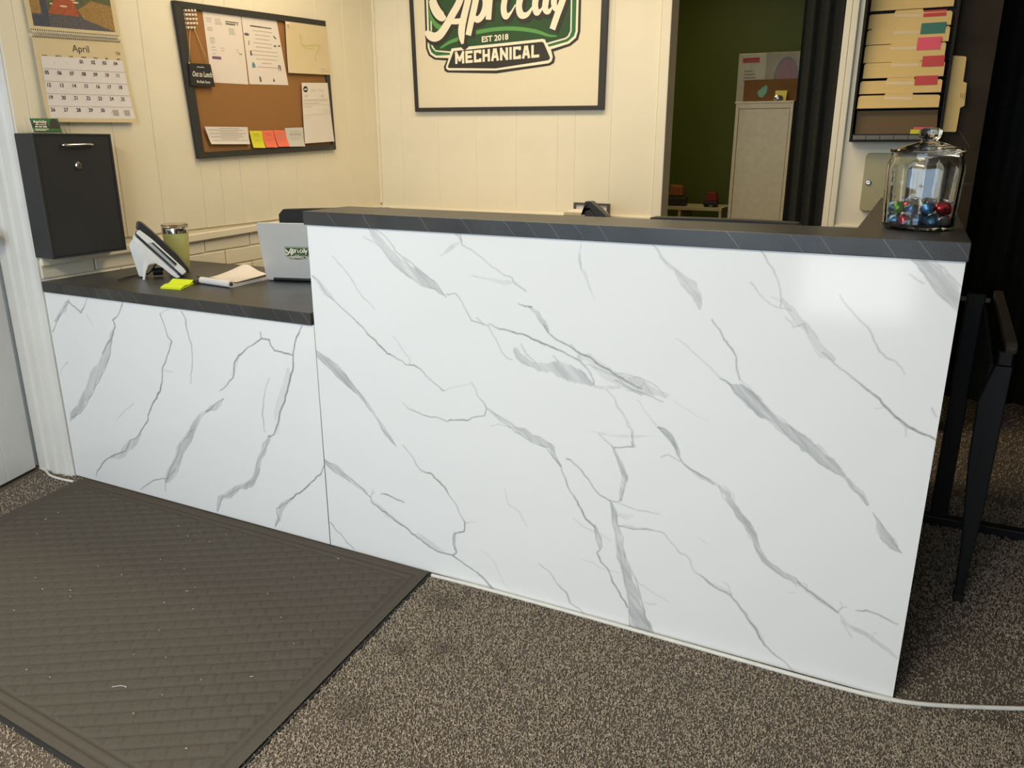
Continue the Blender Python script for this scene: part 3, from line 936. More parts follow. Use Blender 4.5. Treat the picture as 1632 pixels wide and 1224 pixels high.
def carpet_pile():
    def scatter(n, x0, x1, y0, y1):
        return np.stack([rng.uniform(x0, x1, n), rng.uniform(y0, y1, n)], 1)
    P = np.concatenate([
        scatter(80000, 0.30, 1.95, -1.15, 0.0),
        scatter(11000, -0.6, 0.55, -1.30, -0.85),
        scatter(12000, 1.95, 2.7, -1.2, -0.45),
        scatter(5000, -1.7, -0.6, -1.3, -0.9),
        scatter(6000, -1.50, -1.0, -0.95, 0.0),
        scatter(24000, 1.665, 2.30, -0.45, 1.3),
        scatter(7000, 1.60, 2.45, 1.3, 2.7)])
    x, y = P[:, 0], P[:, 1]
    under_mat = (x > -1.20 + 0.11 * (-y)) & (x < 0.388 + 0.07 * (-y)) & (y > -0.93 - 0.062 * (x + 1.08) + 0.004)
    behind = (y > -0.004) & (x < 1.664)
    door = (x < -1.44 + 0.30 * (-y))
    keep = ~under_mat & ~behind & ~((x < -0.9) & door & (y < -0.03))
    far = y > 1.3
    keep |= far
    P = P[keep]
    n = len(P)
    ang = rng.uniform(0, 2 * np.pi, n)
    sc = np.where(P[:, 1] > 0.4, 1.35, 1.0)
    L = rng.uniform(0.0035, 0.0070, n) * sc
    H = rng.uniform(0.003, 0.0075, n) * sc
    r = rng.uniform(0.0010, 0.0015, n) * sc
    dx, dy = np.cos(ang), np.sin(ang)
    bend = rng.uniform(-1.2, 1.2, n)
    dx2, dy2 = np.cos(ang + bend), np.sin(ang + bend)
    c = np.zeros((n, 3, 3))
    c[:, 0, 0], c[:, 0, 1], c[:, 0, 2] = P[:, 0], P[:, 1], -0.001
    c[:, 1] = c[:, 0] + np.stack([dx * L * 0.4, dy * L * 0.4, H], 1)
    c[:, 2] = c[:, 1] + np.stack([dx2 * L * 0.75, dy2 * L * 0.75, -H * rng.uniform(0.1, 0.6, n)], 1)
    rr = np.stack([r, r * 1.15, r * 0.7], 1)
    side = np.stack([-dy, dx, np.zeros(n)], 1)
    up = np.stack([dx * -0.5, dy * -0.5, np.ones(n)], 1)
    V = np.zeros((n, 3, 3, 3))
    for k in range(3):
        a = 2 * np.pi * k / 3 + 0.5
        V[:, :, k, :] = c + rr[:, :, None] * (np.cos(a) * side[:, None, :] + np.sin(a) * up[:, None, :])
    V = V.reshape(-1, 3)
    base = (np.arange(n) * 9)[:, None]
    q = []
    for i in range(2):
        for k in range(3):
            k2 = (k + 1) % 3
            q.append([i * 3 + k, i * 3 + k2, (i + 1) * 3 + k2, (i + 1) * 3 + k])
    q = np.array(q)
    quads = (base[:, None, :] + q[None]).reshape(-1, 4)
    tri = (base + np.array([[6, 7, 8]])).reshape(-1, 3)
    nq, ntri = len(quads), len(tri)
    me = bpy.data.meshes.new('carpet_pile')
    me.vertices.add(len(V))
    me.vertices.foreach_set('co', V.ravel())
    loops = np.concatenate([quads.ravel(), tri.ravel()]).astype(np.int32)
    me.loops.add(len(loops))
    me.loops.foreach_set('vertex_index', loops)
    starts = np.concatenate([np.arange(nq) * 4, nq * 4 + np.arange(ntri) * 3]).astype(np.int32)
    me.polygons.add(nq + ntri)
    me.polygons.foreach_set('loop_start', starts)
    me.update(calc_edges=True)
    me.validate()
    tint = rng.beta(2.6, 2.4, n)
    for (bx, by), rad in TUFT_BLOTS:
        d = np.hypot(P[:, 0] - bx, (P[:, 1] - by) * 1.2)
        tint = tint * (1 - 0.6 * np.exp(-(d / rad) ** 2))
    at = me.attributes.new('tint', 'FLOAT', 'POINT')
    at.data.foreach_set('value', np.repeat(tint, 9).astype(np.float32))
    me.polygons.foreach_set('use_smooth', np.ones(nq + ntri, bool))
    me.materials.append(MATS['carpet_fibre'])
    o = link('carpet_pile', me, (0, 0, 0), fl)
    o['kind'] = 'stuff'


carpet_pile()


# ---------------------------------------------------------------- entrance mat
def entrance_mat():
    A, B, C, D = Vector((-1.196, -0.022, 0)), Vector((0.392, -0.006, 0)), Vector((0.470, -1.020, 0)), Vector((-1.085, -0.925, 0))
    t = thing('entrance_mat', 'large dark brown-grey ribbed entrance mat lying along the low counter', 'mat', (A + B + C + D) / 4)
    fr = Frame(D, C, B, A)
    rub = M()
    rub.prism([fr.P(0, 0, 0.0005), fr.P(1, 0, 0.0005), fr.P(1, 1, 0.0005), fr.P(0, 1, 0.0005)], (0, 0, 0.0048))
    rub.build('rubber_backing', 'mat_rubber', t)
    nu, nv = 420, 270
    e = 0.004
    uu, vv = np.meshgrid(np.linspace(e, 1 - e, nu + 1), np.linspace(e * 1.6, 1 - e * 1.6, nv + 1))
    a, b, c, d = [np.array(p) for p in (D, C, B, A)]
    P = (a * ((1 - uu) * (1 - vv))[..., None] + b * (uu * (1 - vv))[..., None] + c * (uu * vv)[..., None] + d * ((1 - uu) * vv)[..., None])
    x, y = P[..., 0], P[..., 1]
    th = math.radians(MAT_ANGLE)
    s = x * math.cos(th) + y * math.sin(th)
    tt = -x * math.sin(th) + y * math.cos(th)
    row = tt / MAT_ROW
    ri = np.floor(row)
    fy = row - ri
    col = s / MAT_COL + 0.5 * (ri % 2) + 0.06 * np.sin(ri * 12.9)
    fx = col - np.floor(col)
    bump = (0.5 + 0.5 * np.clip(np.minimum(fx, 1 - fx) / 0.14, 0, 1) ** 0.7) * np.clip(np.minimum(fy, 1 - fy) / 0.24, 0, 1) ** 0.7
    hh = np.sin((ri * 57.3 + np.floor(col) * 113.7)) * 0.5 + 0.5
    bump *= 0.75 + 0.25 * hh
    du = np.minimum(uu, 1 - uu) * 1.57
    dv = np.minimum(vv, 1 - vv) * 0.96
    edge = np.minimum(du, dv)
    border = edge < 0.062
    prof = np.where((edge > 0.030) & (edge < 0.040), 0.25, 0.8)
    prof = np.where((edge > 0.052), 0.25, prof)
    h = np.where(border, prof, bump)
    z = 0.0056 + 0.0075 * h + rng.normal(0, 0.00035, h.shape)
    P[..., 2] = z
    me = bpy.data.meshes.new('fibre_face')
    idx = np.arange((nu + 1) * (nv + 1)).reshape(nv + 1, nu + 1)
    F = np.stack([idx[:-1, :-1], idx[:-1, 1:], idx[1:, 1:], idx[1:, :-1]], -1).reshape(-1, 4)
    base = np.array(WORLD_BASE[t.name])
    me.from_pydata((P.reshape(-1, 3) - base).tolist(), [], F.tolist())
    me.polygons.foreach_set('use_smooth', np.ones(len(F), bool))
    me.materials.append(MATS['mat_fibre'])
    link('fibre_face', me, base, t)
    k = 0
    lint = M()
    for _ in range(46):
        u, v = random.uniform(0.06, 0.94), random.uniform(0.08, 0.94)
        p = fr.P(u, v, 0.0138)
        an = random.uniform(0, 6.28)
        l = random.choice([0.0015, 0.002, 0.0025, 0.004])
        q = Vector((math.cos(an), math.sin(an), 0)) * l
        lint.tube([p - q, p + Vector((0, 0, 0.0006)), p + q * 0.8], 0.0008, 5)
    p = Vector((-0.005, -0.80, 0.0138))
    lint.tube([p, p + Vector((0.016, 0.012, 0.001)), p + Vector((0.030, 0.016, 0))], 0.0009, 5)
    lint.build('lint', 'fluff', t, stuff=True)


MAT_ANGLE, MAT_ROW, MAT_COL = 32.0, 0.040, 0.042
entrance_mat()

cab = M()
cz = 0.0066
pts = [(-1.447, -0.022), (-1.40, -0.030), (-1.339, -0.052), (-1.27, -0.056), (-1.205, -0.050)]
cab.tube([(p.x, p.y, p.z) for p in curve_pts([(x, y, cz) for x, y in pts], 5)], 0.0048, 8)
tag(cab.build('power_cable', 'cable_white', smooth=True), 'short white cable running from the door corner to the mat edge', 'cable')
cab = M()
pts = [(0.398, -0.018), (0.55, -0.013), (0.825, -0.012), (1.184, -0.015), (1.492, -0.018), (1.62, -0.014), (1.70, 0.000), (1.78, 0.028), (1.86, 0.062), (1.94, 0.098), (2.2, 0.22)]
cab.tube([(p.x, p.y, p.z) for p in curve_pts([(x, y, cz) for x, y in pts], 6)], 0.0056, 8)
tag(cab.build('power_cable', 'cable_white', smooth=True), 'long white cable laid along the foot of the tall marble counter', 'cable')


# ---------------------------------------------------------------- counters
def vein_panel(name, parent, x0, x1, z0, z1, veins, mname, step=0.0023, seed=3):
    r2 = np.random.default_rng(seed)
    nx, nz = int(round((x1 - x0) / step)), int(round((z1 - z0) / step))
    xs, zs = np.linspace(x0, x1, nx + 1), np.linspace(z0, z1, nz + 1)
    R = np.zeros((nz + 1, nx + 1))
    G = np.zeros((nz + 1, nx + 1))
    Bc = np.full((nz + 1, nx + 1), 1.0)

    def seg(a, b, ha, hb, kind, st):
        pad = max(ha, hb) + 0.008
        i0, i1 = np.searchsorted(xs, [min(a[0], b[0]) - pad, max(a[0], b[0]) + pad])
        j0, j1 = np.searchsorted(zs, [min(a[1], b[1]) - pad, max(a[1], b[1]) + pad])
        if i1 <= i0 or j1 <= j0:
            return
        X, Z = np.meshgrid(xs[i0:i1], zs[j0:j1])
        dx, dz = b[0] - a[0], b[1] - a[1]
        l2 = dx * dx + dz * dz + 1e-12
        t = np.clip(((X - a[0]) * dx + (Z - a[1]) * dz) / l2, 0, 1)
        dist = np.hypot(X - a[0] - t * dx, Z - a[1] - t * dz)
        hw = ha + (hb - ha) * t
        if kind == 'L':
            soft = 0.0019
            k = np.minimum(1.0, 0.34 + hw / 0.0045)
            val = st * k * np.clip(1 - (dist - hw * 0.4) / soft, 0, 1)
            sub = R[j0:j1, i0:i1]
            np.maximum(sub, val, out=sub)
        else:
            val = np.clip((hw * 1.05 - dist) / np.maximum(hw * 0.75, 0.004) + 0.12, 0, 1)
            sub = G[j0:j1, i0:i1]
            up = val > sub
            Bc[j0:j1, i0:i1][up & (val > 0.02)] = st
            np.maximum(sub, val, out=sub)
    for kind, st, s in veins:
        pts = [tuple(float(q) for q in p.split(',')) for p in s.split()]
        pts = [(x / 1000, z / 1000, h / 1000) for x, z, h in pts]
        for _ in range(2 if kind == 'L' else 1):
            out = [pts[0]]
            for p, q in zip(pts[:-1], pts[1:]):
                d = math.hypot(q[0] - p[0], q[1] - p[1])
                j = r2.normal(0, 0.05) * d
                nxv, nzv = (-(q[1] - p[1]) / (d + 1e-9), (q[0] - p[0]) / (d + 1e-9))
                out.append(((p[0] + q[0]) / 2 + nxv * j, (p[1] + q[1]) / 2 + nzv * j, (p[2] + q[2]) / 2 * r2.uniform(0.8, 1.2)))
                out.append(q)
            pts = out
        for p, q in zip(pts[:-1], pts[1:]):
            seg(p, q, max(p[2], 0.0004), max(q[2], 0.0004), kind, st)
    X, Z = np.meshgrid(xs, zs)
    V = np.stack([X, np.zeros_like(X), Z], -1).reshape(-1, 3)
    idx = np.arange((nx + 1) * (nz + 1)).reshape(nz + 1, nx + 1)
    F = np.stack([idx[:-1, :-1], idx[:-1, 1:], idx[1:, 1:], idx[1:, :-1]], -1).reshape(-1, 4)
    bx = M().box(x0, x1, 0.0, 0.018, z0, z1)
    n0 = len(V)
    V = np.concatenate([V, np.array(bx.v)])
    bq = np.array([q for k, q in enumerate(bx.f) if k != 2]) + n0
    F = np.concatenate([F, bq])
    origin = np.array([0.0, 0.0, 0.0])
    me = bpy.data.meshes.new(name)
    me.vertices.add(len(V))
    me.vertices.foreach_set('co', (V - np.array(WORLD_BASE[parent.name])).astype(np.float32).ravel())
    me.loops.add(F.size)
    me.loops.foreach_set('vertex_index', F.ravel().astype(np.int32))
    me.polygons.add(len(F))
    me.polygons.foreach_set('loop_start', (np.arange(len(F)) * 4).astype(np.int32))
    me.update(calc_edges=True)
    ca = me.color_attributes.new('vein', 'FLOAT_COLOR', 'POINT')
    data = np.zeros((len(V), 4), np.float32)
    data[:n0, 0], data[:n0, 1], data[:n0, 2], data[:, 3] = R.ravel(), G.ravel(), Bc.ravel(), 1
    ca.data.foreach_set('color', data.ravel())
    me.materials.append(MATS[mname])
    o = bpy.data.objects.new(name, me)
    COL.objects.link(o)
    o.parent = parent
    return o


tc_ = thing('tall_counter', 'tall reception counter body faced in white marble-look laminate', 'counter', (0.83, 0.1, 0))
vein_panel('front_panel', tc_, 0.0015, W, 0.004, HT - TH, VEINS_TALL, 'marble_tall')
M().box(0.003, 0.021, 0.0185, 0.196, 0.0, HT - TH - 0.0005).build('end_panel', 'carcass', tc_)
M().box(W - 0.020, W, 0.0185, 1.37, 0.0, HT - TH - 0.0005).build('return_panel', 'marble_edge', tc_)
M().box(0.022, W - 0.022, 0.178, 0.196, 0.0, HT - TH - 0.0005).build('back_panel', 'carcass', tc_)
M().box(1.448, 1.466, 0.2, 1.37, 0.0, HT - TH - 0.0005).build('return_back_panel', 'carcass', tc_)
tt_ = M()
tt_.prism([(-0.004, -0.008, HT - TH), (W + 0.004, -0.008, HT - TH), (W + 0.004, 1.385, HT - TH), (1.444, 1.385, HT - TH), (1.444, 0.2, HT - TH), (-0.004, 0.2, HT - TH)], (0, 0, TH))
tag(tt_.build('raised_countertop', 'slate', bevel=0.0015), 'dark charcoal laminate top capping the tall counter, with a return on the right', 'countertop')

lc_ = thing('low_counter', 'lower desk section faced in white marble-look laminate beside the door casing', 'counter', (-0.63, 0.3, 0))
vein_panel('front_panel', lc_, -LLOW, -0.0015, 0.004, HL - TH, VEINS_LOW, 'marble_low', seed=5)
M().box(-LLOW + 0.002, -LLOW + 0.02, 0.0185, 0.60, 0, HL - TH - 0.0005).build('end_panel', 'carcass', lc_)
M().box(-0.022, -0.004, 0.0185, 0.60, 0, HL - TH - 0.0005).build('end_panel', 'carcass', lc_)
lt_ = M().box(-1.252, -0.005, -0.008, 0.627, HL - TH, HL).build('low_worktop', 'slate', bevel=0.0015)
tag(lt_, 'dark charcoal laminate top of the low desk section, holding phone and laptop', 'countertop')


# ---------------------------------------------------------------- lettering that fits a box, and the shop's emblem
def metric(o, U, V):
    """frame whose u and v run in metres"""
    o, U, V = Vector(o), Vector(U).normalized(), Vector(V).normalized()
    return Frame(o, o + U, o + U + V, o + V)


def fit_text(fr, m, s, x0, x1, y0, y1, cap, h, bold=0.0, slant=0.0):
    vs, fs = glyphs(s, bold, 'LEFT')
    a, b = min(p[0] for p in vs), max(p[0] for p in vs)
    k = cap / 0.73
    q = []
    for x, y in vs:
        t = (x - a) / (b - a)
        q.append(fr.P(x0 + (x1 - x0) * t + slant * y * k, y0 + (y1 - y0) * t + y * k, h))
    m.add(q, fs)


SCRIPT = [
    [(250, -40, 60), (262, 10, 70), (290, 60, 72), (325, 92, 60), (352, 96, 12)],
    [(190, 190, 20), (215, 215, 56), (255, 235, 62), (300, 220, 62), (350, 160, 58), (400, 80, 56), (450, 0, 54), (490, -100, 50)],
    [(540, -105, 48), (530, -60, 52), (510, 20, 52), (485, 110, 54), (468, 190, 56), (468, 250, 46), (474, 296, 18)],
    [(380, 128, 34), (440, 130, 38), (505, 122, 30)],
    [(585, -50, 50), (565, 40, 50), (540, 140, 48), (518, 235, 46)],
    [(562, 112, 38), (592, 126, 44), (626, 95, 46), (646, 40, 46), (644, -20, 44), (618, -48, 36), (586, -30, 26)],
    [(684, -48, 44), (674, 50, 46), (668, 132, 44)],
    [(680, 20, 16), (700, -28, 30), (724, -48, 38), (750, -40, 36)],
    [(792, -30, 44), (778, 60, 46), (794, 116, 44), (830, 92, 16), (862, 40, 10)],
    [(804, -104, 42), (814, -94, 42)],
    [(966, -12, 32), (942, -46, 38), (906, -22, 46), (886, 50, 48), (902, 112, 48), (946, 112, 32), (984, 60, 10)],
    [(1012, -30, 44), (998, 50, 46), (1012, 105, 42), (1045, 80, 14), (1066, 30, 8)],
    [(1024, -104, 42), (1034, -94, 42)],
    [(1096, -125, 38), (1076, 0, 46), (1068, 80, 44), (1090, 104, 32), (1118, 70, 8)],
    [(1042, -42, 24), (1090, -50, 26), (1140, -60, 20)],
    [(1142, -35, 42), (1126, 40, 44), (1140, 88, 34), (1166, 66, 14), (1196, -10, 10)],
    [(1208, -40, 46), (1182, 40, 46), (1150, 130, 46), (1118, 226, 44)],
]


BLOCK = {
    'M': [((0, 0), (0, 1)), ((0, 1), (0.5, 0.25)), ((0.5, 0.25), (1, 1)), ((1, 1), (1, 0))], 'E': [((0, 0), (0, 1)), ((0, 0), (1, 0)), ((0, 0.5), (0.8, 0.5)), ((0, 1), (1, 1))],
    'C': [((0, 0.0), (0, 1)), ((0, 1), (1, 1)), ((0, 0), (1, 0)), ((1, 0), (1, 0.10)), ((1, 1), (1, 0.90))], 'H': [((0, 0), (0, 1)), ((1, 0), (1, 1)), ((0, 0.5), (1, 0.5))],
    'A': [((0, 0), (0.36, 1)), ((0.64, 1), (1, 0)), ((0.36, 1), (0.64, 1)), ((0.22, 0.3), (0.78, 0.3))], 'N': [((0, 0), (0, 1)), ((0, 1), (1, 0)), ((1, 0), (1, 1))],
    'I': [((0.5, 0), (0.5, 1))], 'L': [((0, 0), (0, 1)), ((0, 0), (1, 0))]}
BWID = {'M': 1.25, 'I': 0.34, 'N': 1.05}


def block_text(fr, m, s, x0, x1, y0, y1, cap, h, weight=0.23):
    tot = sum(BWID.get(c, 1.0) for c in s) + 0.16 * (len(s) - 1)
    k = (x1 - x0) / tot
    x = x0
    for i, c in enumerate(s):
        wd = BWID.get(c, 1.0) * k
        st = weight * cap
        for j, (a, b) in enumerate(BLOCK[c]):
            def pt(q):
                px = x + st / 2 + q[0] * max(wd - st, 0.0)
                py = y0 + (y1 - y0) * (px - x0) / (x1 - x0) + st / 2 + q[1] * (cap - st)
                return Vector((px, py))
            A_, B_ = pt(a), pt(b)
            if c == 'I':
                A_.x = B_.x = x + wd / 2
            d = (B_ - A_).normalized()
            n = Vector((-d.y, d.x)) * st / 2
            A_, B_ = A_ - d * st / 2, B_ + d * st / 2
            hh = h + 0.00001 * j
            m.poly([fr.P(q.x, q.y, hh) for q in (A_ - n, B_ - n, B_ + n, A_ + n)])
        x += wd + 0.16 * k


def emblem(fr, cx, cy, sx, sz, parent, names=True, h0=0.0006, dh=0.0005, full=True):
    def p(x, y):
        return (cx + (x - 744) * sx, cy - (y - 215) * sz)

    def layer(name, matname, polys=(), strokes=(), texts=(), k=0):
        m = M()
        h = h0 + dh * k
        for pl in polys:
            fr.polygon(m, [p(*q) for q in pl], h)
        for i, st in enumerate(strokes):
            pts = curve_pts([(x, y, w) for x, y, w in st], 5)
            fr.stroke(m, [p(q.x, q.y) for q in pts], [q.z * (sx + sz) / 2 for q in pts], h + dh * 0.05 * i)
        for s, x0, x1, y0, y1, cap, bold in texts:
            a, b = p(x0, y0), p(x1, y1)
            if bold == 'block':
                block_text(fr, m, s, a[0], b[0], a[1], b[1], cap * sz, h)
            else:
                fit_text(fr, m, s, a[0], b[0], a[1], b[1], cap * sz, h, bold)
        return m.build(name, matname, parent, fix=False, stuff=(len(polys) + len(strokes) + len(texts) > 1 or bool(texts)))
    outer = [(183, -165), (200, -190), (1285, -190), (1305, -165), (1303, 250), (1290, 305), (1240, 345), (1125, 380), (1138, 425), (1130, 460), (1100, 477), (720, 521), (350, 503), (328, 490), (322, 458), (345, 412), (250, 402), (205, 370), (185, 315)]
    cream = [(198, -155), (215, -175), (1270, -175), (1288, -155), (1287, 248), (1275, 292), (1230, 330), (1108, 363), (1122, 420), (1115, 448), (1095, 462), (720, 500), (358, 487), (342, 475), (340, 455), (365, 395), (258, 388), (218, 360), (200, 312)]
    green = [(212, -145), (225, -160), (1258, -160), (1275, -145), (1272, 246), (1262, 280), (1220, 315), (1095, 345), (1060, 290), (1040, 287), (420, 322), (390, 325), (370, 372), (265, 372), (230, 348), (214, 308)]
    line = [(228, -135), (1246, -135), (1246, 246), (1232, 282), (1210, 298), (1082, 330), (1060, 290), (400, 320), (378, 358), (262, 342), (238, 318), (228, 296)]
    deep = [(238, -127), (1237, -127), (1237, 242), (1222, 276), (1205, 288), (1078, 318), (1060, 290), (400, 320), (382, 346), (265, 332), (248, 312), (238, 290)]
    ring = [(388, 326), (1050, 288), (1068, 294), (1122, 420), (1112, 450), (1095, 461), (720, 500), (358, 487), (341, 470), (345, 452)]
    ban = [(404, 346), (1046, 308), (1060, 316), (1106, 425), (1094, 440), (720, 485), (365, 470), (356, 460)]
    layer('emblem_outline', 'logo_black', [outer], k=0)
    layer('emblem_rim', 'logo_cream', [cream], k=1)
    layer('emblem_field', 'logo_green', [green], k=2)
    layer('emblem_line', 'logo_cream', [line], k=3)
    layer('emblem_centre', 'logo_deep', [deep], k=4)
    layer('emblem_swoosh', 'logo_lime', [], [[(575, 217, 26), (700, 203, 26), (850, 205, 26), (1000, 232, 24), (1095, 268, 16), (1150, 273, 6)], [(302, 318, 12), (370, 280, 22), (440, 258, 26)], [(240, 0, 40), (250, 80, 60), (300, 150, 60), (345, 120, 20)]], k=5)
    layer('emblem_shadow', 'logo_black', [], [[(x + 8, y + 14, w + 30) for x, y, w in st] for st in SCRIPT], k=6)
    layer('banner_rim', 'logo_cream', [ring], k=7)
    layer('banner_field', 'logo_black', [ban, [(430, 270), (520, 300), (516, 322), (490, 342), (470, 330)]], k=8)
    layer('script_lettering', 'logo_cream', [], SCRIPT, k=9)
    layer('banner_lettering', 'logo_cream', [], [], [('MECHANICAL', 415, 1030, 442, 417, 90, 'block')], k=9)
    layer('date_lettering', 'logo_cream', [], [], [('EST 2018', 618, 812, 290, 280, 42, 0.03)], k=9)


# ---------------------------------------------------------------- picture on the back wall
pic = thing('framed_sign', 'framed green shop emblem in a thin black frame on the back wall', 'picture', (-0.45, YB - 0.02, 1.40))
yf = YB - 0.031
zt = 2.20
o_bl, o_br, o_tr, o_tl = (-0.983, 1.420), (0.120, 1.411), (0.128, zt), (-1.003, zt + 0.02)
i_bl, i_br, i_tr, i_tl = (-0.962, 1.440), (0.089, 1.432), (0.095, zt - 0.022), (-0.980, zt)
fm = M()
for a, b, c, d in ((o_bl, o_br, i_br, i_bl), (o_br, o_tr, i_tr, i_br), (o_tr, o_tl, i_tl, i_tr), (o_tl, o_bl, i_bl, i_tl)):
    fm.prism([(q[0], yf, q[1]) for q in (a, b, c, d)], (0, 0.022, 0))
fm.build('frame', 'frame_black', pic, bevel=0.001)
M().prism([(q[0], yf + 0.008, q[1]) for q in (i_bl, i_br, i_tr, i_tl)], (0, 0.004, 0)).build('print', 'print_paper', pic)
pfm = metric((0, yf + 0.0075, 0), (1, 0, -0.010), (0, 0, 1))
emblem(pfm, -1.0512 + 7.9574e-4 * 744, 1.9684 - 6.614e-4 * 215 - 3.14e-5 * 744 - 0.005, 7.9574e-4, 6.614e-4, pic)

# ---------------------------------------------------------------- drop box and card holder, left wall
bx = thing('drop_box', 'black steel drop box with lock mounted on the left wall under the calendar', 'mailbox', (XL + 0.05, 0.137, 0.858))
X1 = XL + 0.100
M().box(XL + 0.0005, X1 - 0.004, -0.012, 0.288, 0.858, 1.2855).build('body', 'box_black', bx, bevel=0.003)
rm = M()
rm.box(X1 - 0.004, X1 + 0.002, -0.012, -0.004, 0.858, 1.2855).box(X1 - 0.004, X1 + 0.002, 0.280, 0.288, 0.858, 1.2855)
rm.box(X1 - 0.004, X1 + 0.002, -0.004, 0.280, 0.858, 0.864).box(X1 - 0.004, X1 + 0.002, -0.004, 0.280, 1.279, 1.2855)
rm.build('rim', 'box_black', bx)
fd = M().box(X1 - 0.004, X1, -0.003, 0.279, 0.865, 1.278).build('front_door', 'box_black', bx, bevel=0.001)
h = M()
h.tube([(X1 + 0.001, 0.086, 1.246), (X1 + 0.012, 0.088, 1.246), (X1 + 0.015, 0.096, 1.246), (X1 + 0.015, 0.195, 1.248), (X1 + 0.012, 0.203, 1.248), (X1 + 0.001, 0.205, 1.248)], 0.0045, 10)
h.build('handle', 'chrome', fd, smooth=True)
rx = Matrix(((0, 0, 1), (0, 1, 0), (-1, 0, 0)))
M().lathe([(0.001, 0), (0.013, 0), (0.013, 0.004), (0.010, 0.007), (0.006, 0.0075), (0.001, 0.006)], (X1, 0.140, 1.176), 20, mat3=rx).build('lock', 'chrome', fd, smooth='auto')
M().box(X1 + 0.0074, X1 + 0.0082, 0.1388, 0.1412, 1.171, 1.181).build('keyway', 'key_dark', fd)

hd = thing('card_holder', 'clear acrylic holder with green business cards standing on the black drop box', 'card holder', (XL + 0.06, 0.068, 1.286))
ch = M()
ch.box(XL + 0.045, XL + 0.085, 0.010, 0.127, 1.2865, 1.289)
ch.prism([(XL + 0.050, 0.010, 1.289), (XL + 0.053, 0.010, 1.289), (XL + 0.043, 0.010, 1.337), (XL + 0.040, 0.010, 1.337)], (0, 0.117, 0))
ch.box(XL + 0.078, XL + 0.080, 0.010, 0.127, 1.289, 1.301)
ch.build('stand', 'acrylic', hd)
cf = Frame((XL + 0.0685, 0.016, 1.2895), (XL + 0.0685, 0.120, 1.2895), (XL + 0.0605, 0.118, 1.336), (XL + 0.0605, 0.014, 1.334))
cf.sheet(0.006, 2, 2, -0.006).build('card_stack', 'paper', hd)
cardb = cf.sheet(0.0002, 1, 1, 0.0002).build('business_card', 'logo_green', hd)
m = M()
cf.polygon(m, [(0.04, 0.30), (0.60, 0.30), (0.55, 0.72), (0.04, 0.74)], 0.0006)
cf.polygon(m, [(0.60, 0.28), (0.98, 0.26), (0.99, 0.60), (0.93, 0.90), (0.86, 0.99), (0.74, 0.93), (0.66, 0.72)], 0.0006)
m.build('dark_print', 'logo_black', cardb, fix=False, stuff=True)
m = M()
cf.polygon(m, [(0.07, 0.10), (0.45, 0.10), (0.45, 0.15), (0.07, 0.15)], 0.0006)
cf.polygon(m, [(0.07, 0.19), (0.55, 0.19), (0.55, 0.24), (0.07, 0.24)], 0.0006)
fit_text(cf, m, 'Apricity', 0.08, 0.56, 0.66, 0.66, 0.22, 0.0009, 0.03, 0.0)
fit_text(cf, m, 'MECHANICAL', 0.14, 0.52, 0.50, 0.50, 0.09, 0.0009, 0.03)
for a, b in ((0.10, 0.20), (0.23, 0.34), (0.37, 0.52)):
    cf.bar(m, a, 0.34, b, 0.43, 0.0009)
m.build('pale_print', 'logo_cream', cardb, fix=False, stuff=True)

# ---------------------------------------------------------------- wall calendar
xc = XL + 0.006
cal = thing('wall_calendar', 'spiral bound wall calendar open at April on the left wall', 'calendar', (xc, 0.29, 1.325))
lowf = Frame((xc + 0.006, 0.110, 1.325), (xc + 0.006, 0.479, 1.331), (xc + 0.002, 0.462, 1.630), (xc + 0.002, 0.106, 1.612), 0.006)
lp = lowf.sheet(0.002, 4, 8).build('month_page', 'paper_cream', cal)
upf = Frame((xc, 0.104, 1.622), (xc, 0.462, 1.638), (xc, 0.448, 1.960), (xc, 0.094, 1.935))
up = upf.sheet(0.002, 4, 8).build('picture_page', 'paper_cream', cal)


def upv(z0):
    return z0


m = M()
art = lambda u0, v0, u1, v1, h=0.0026: (u0, v0, u1, v1, h)
parts_art = [('art_green', [(0.05, 0.06), (0.95, 0.06), (0.95, 0.97), (0.05, 0.97)], 0.0024),
             ('art_slate', [(0.05, 0.06), (0.95, 0.06), (0.62, 0.20), (0.30, 0.21), (0.05, 0.20)], 0.0027),
             ('art_ochre', [(0.60, 0.17), (0.95, 0.06), (0.95, 0.33), (0.72, 0.37), (0.55, 0.26)], 0.0028),
             ('art_blue', [(0.05, 0.06), (0.22, 0.06), (0.22, 0.55), (0.16, 0.55), (0.16, 0.17), (0.05, 0.17)], 0.0030),
             ('art_ochre', [(0.05, 0.19), (0.15, 0.19), (0.15, 0.60), (0.05, 0.60)], 0.0029),
             ('art_rust', [(0.22, 0.20), (0.56, 0.19), (0.52, 0.36), (0.33, 0.38)], 0.0030)]
for mn, pts, hh in parts_art:
    m = M()
    upf.polygon(m, pts, hh)
    m.build('printed_picture', mn, up, fix=False)
m = M()
for u, v, w in ((0.40, 0.285, 0.09), (0.27, 0.30, 0.035), (0.42, 0.375, 0.04), (0.54, 0.335, 0.07), (0.30, 0.355, 0.035), (0.51, 0.36, 0.05), (0.33, 0.40, 0.035), (0.47, 0.405, 0.03)):
    upf.polygon(m, [(u + w / 2 * math.cos(a * 0.7854), v + 0.010 * math.sin(a * 0.7854)) for a in range(8)], 0.0034)
m.build('printed_picture', 'art_cream', up, fix=False, stuff=True)
grid = Frame((xc + 0.0085, 0.121, 1.338), (xc + 0.0085, 0.473, 1.345), (xc + 0.0055, 0.455, 1.557), (xc + 0.0055, 0.125, 1.545), 0.004)
grid.sheet(0.0006, 2, 8).build('date_grid', 'paper_cool', lp)
m = M()
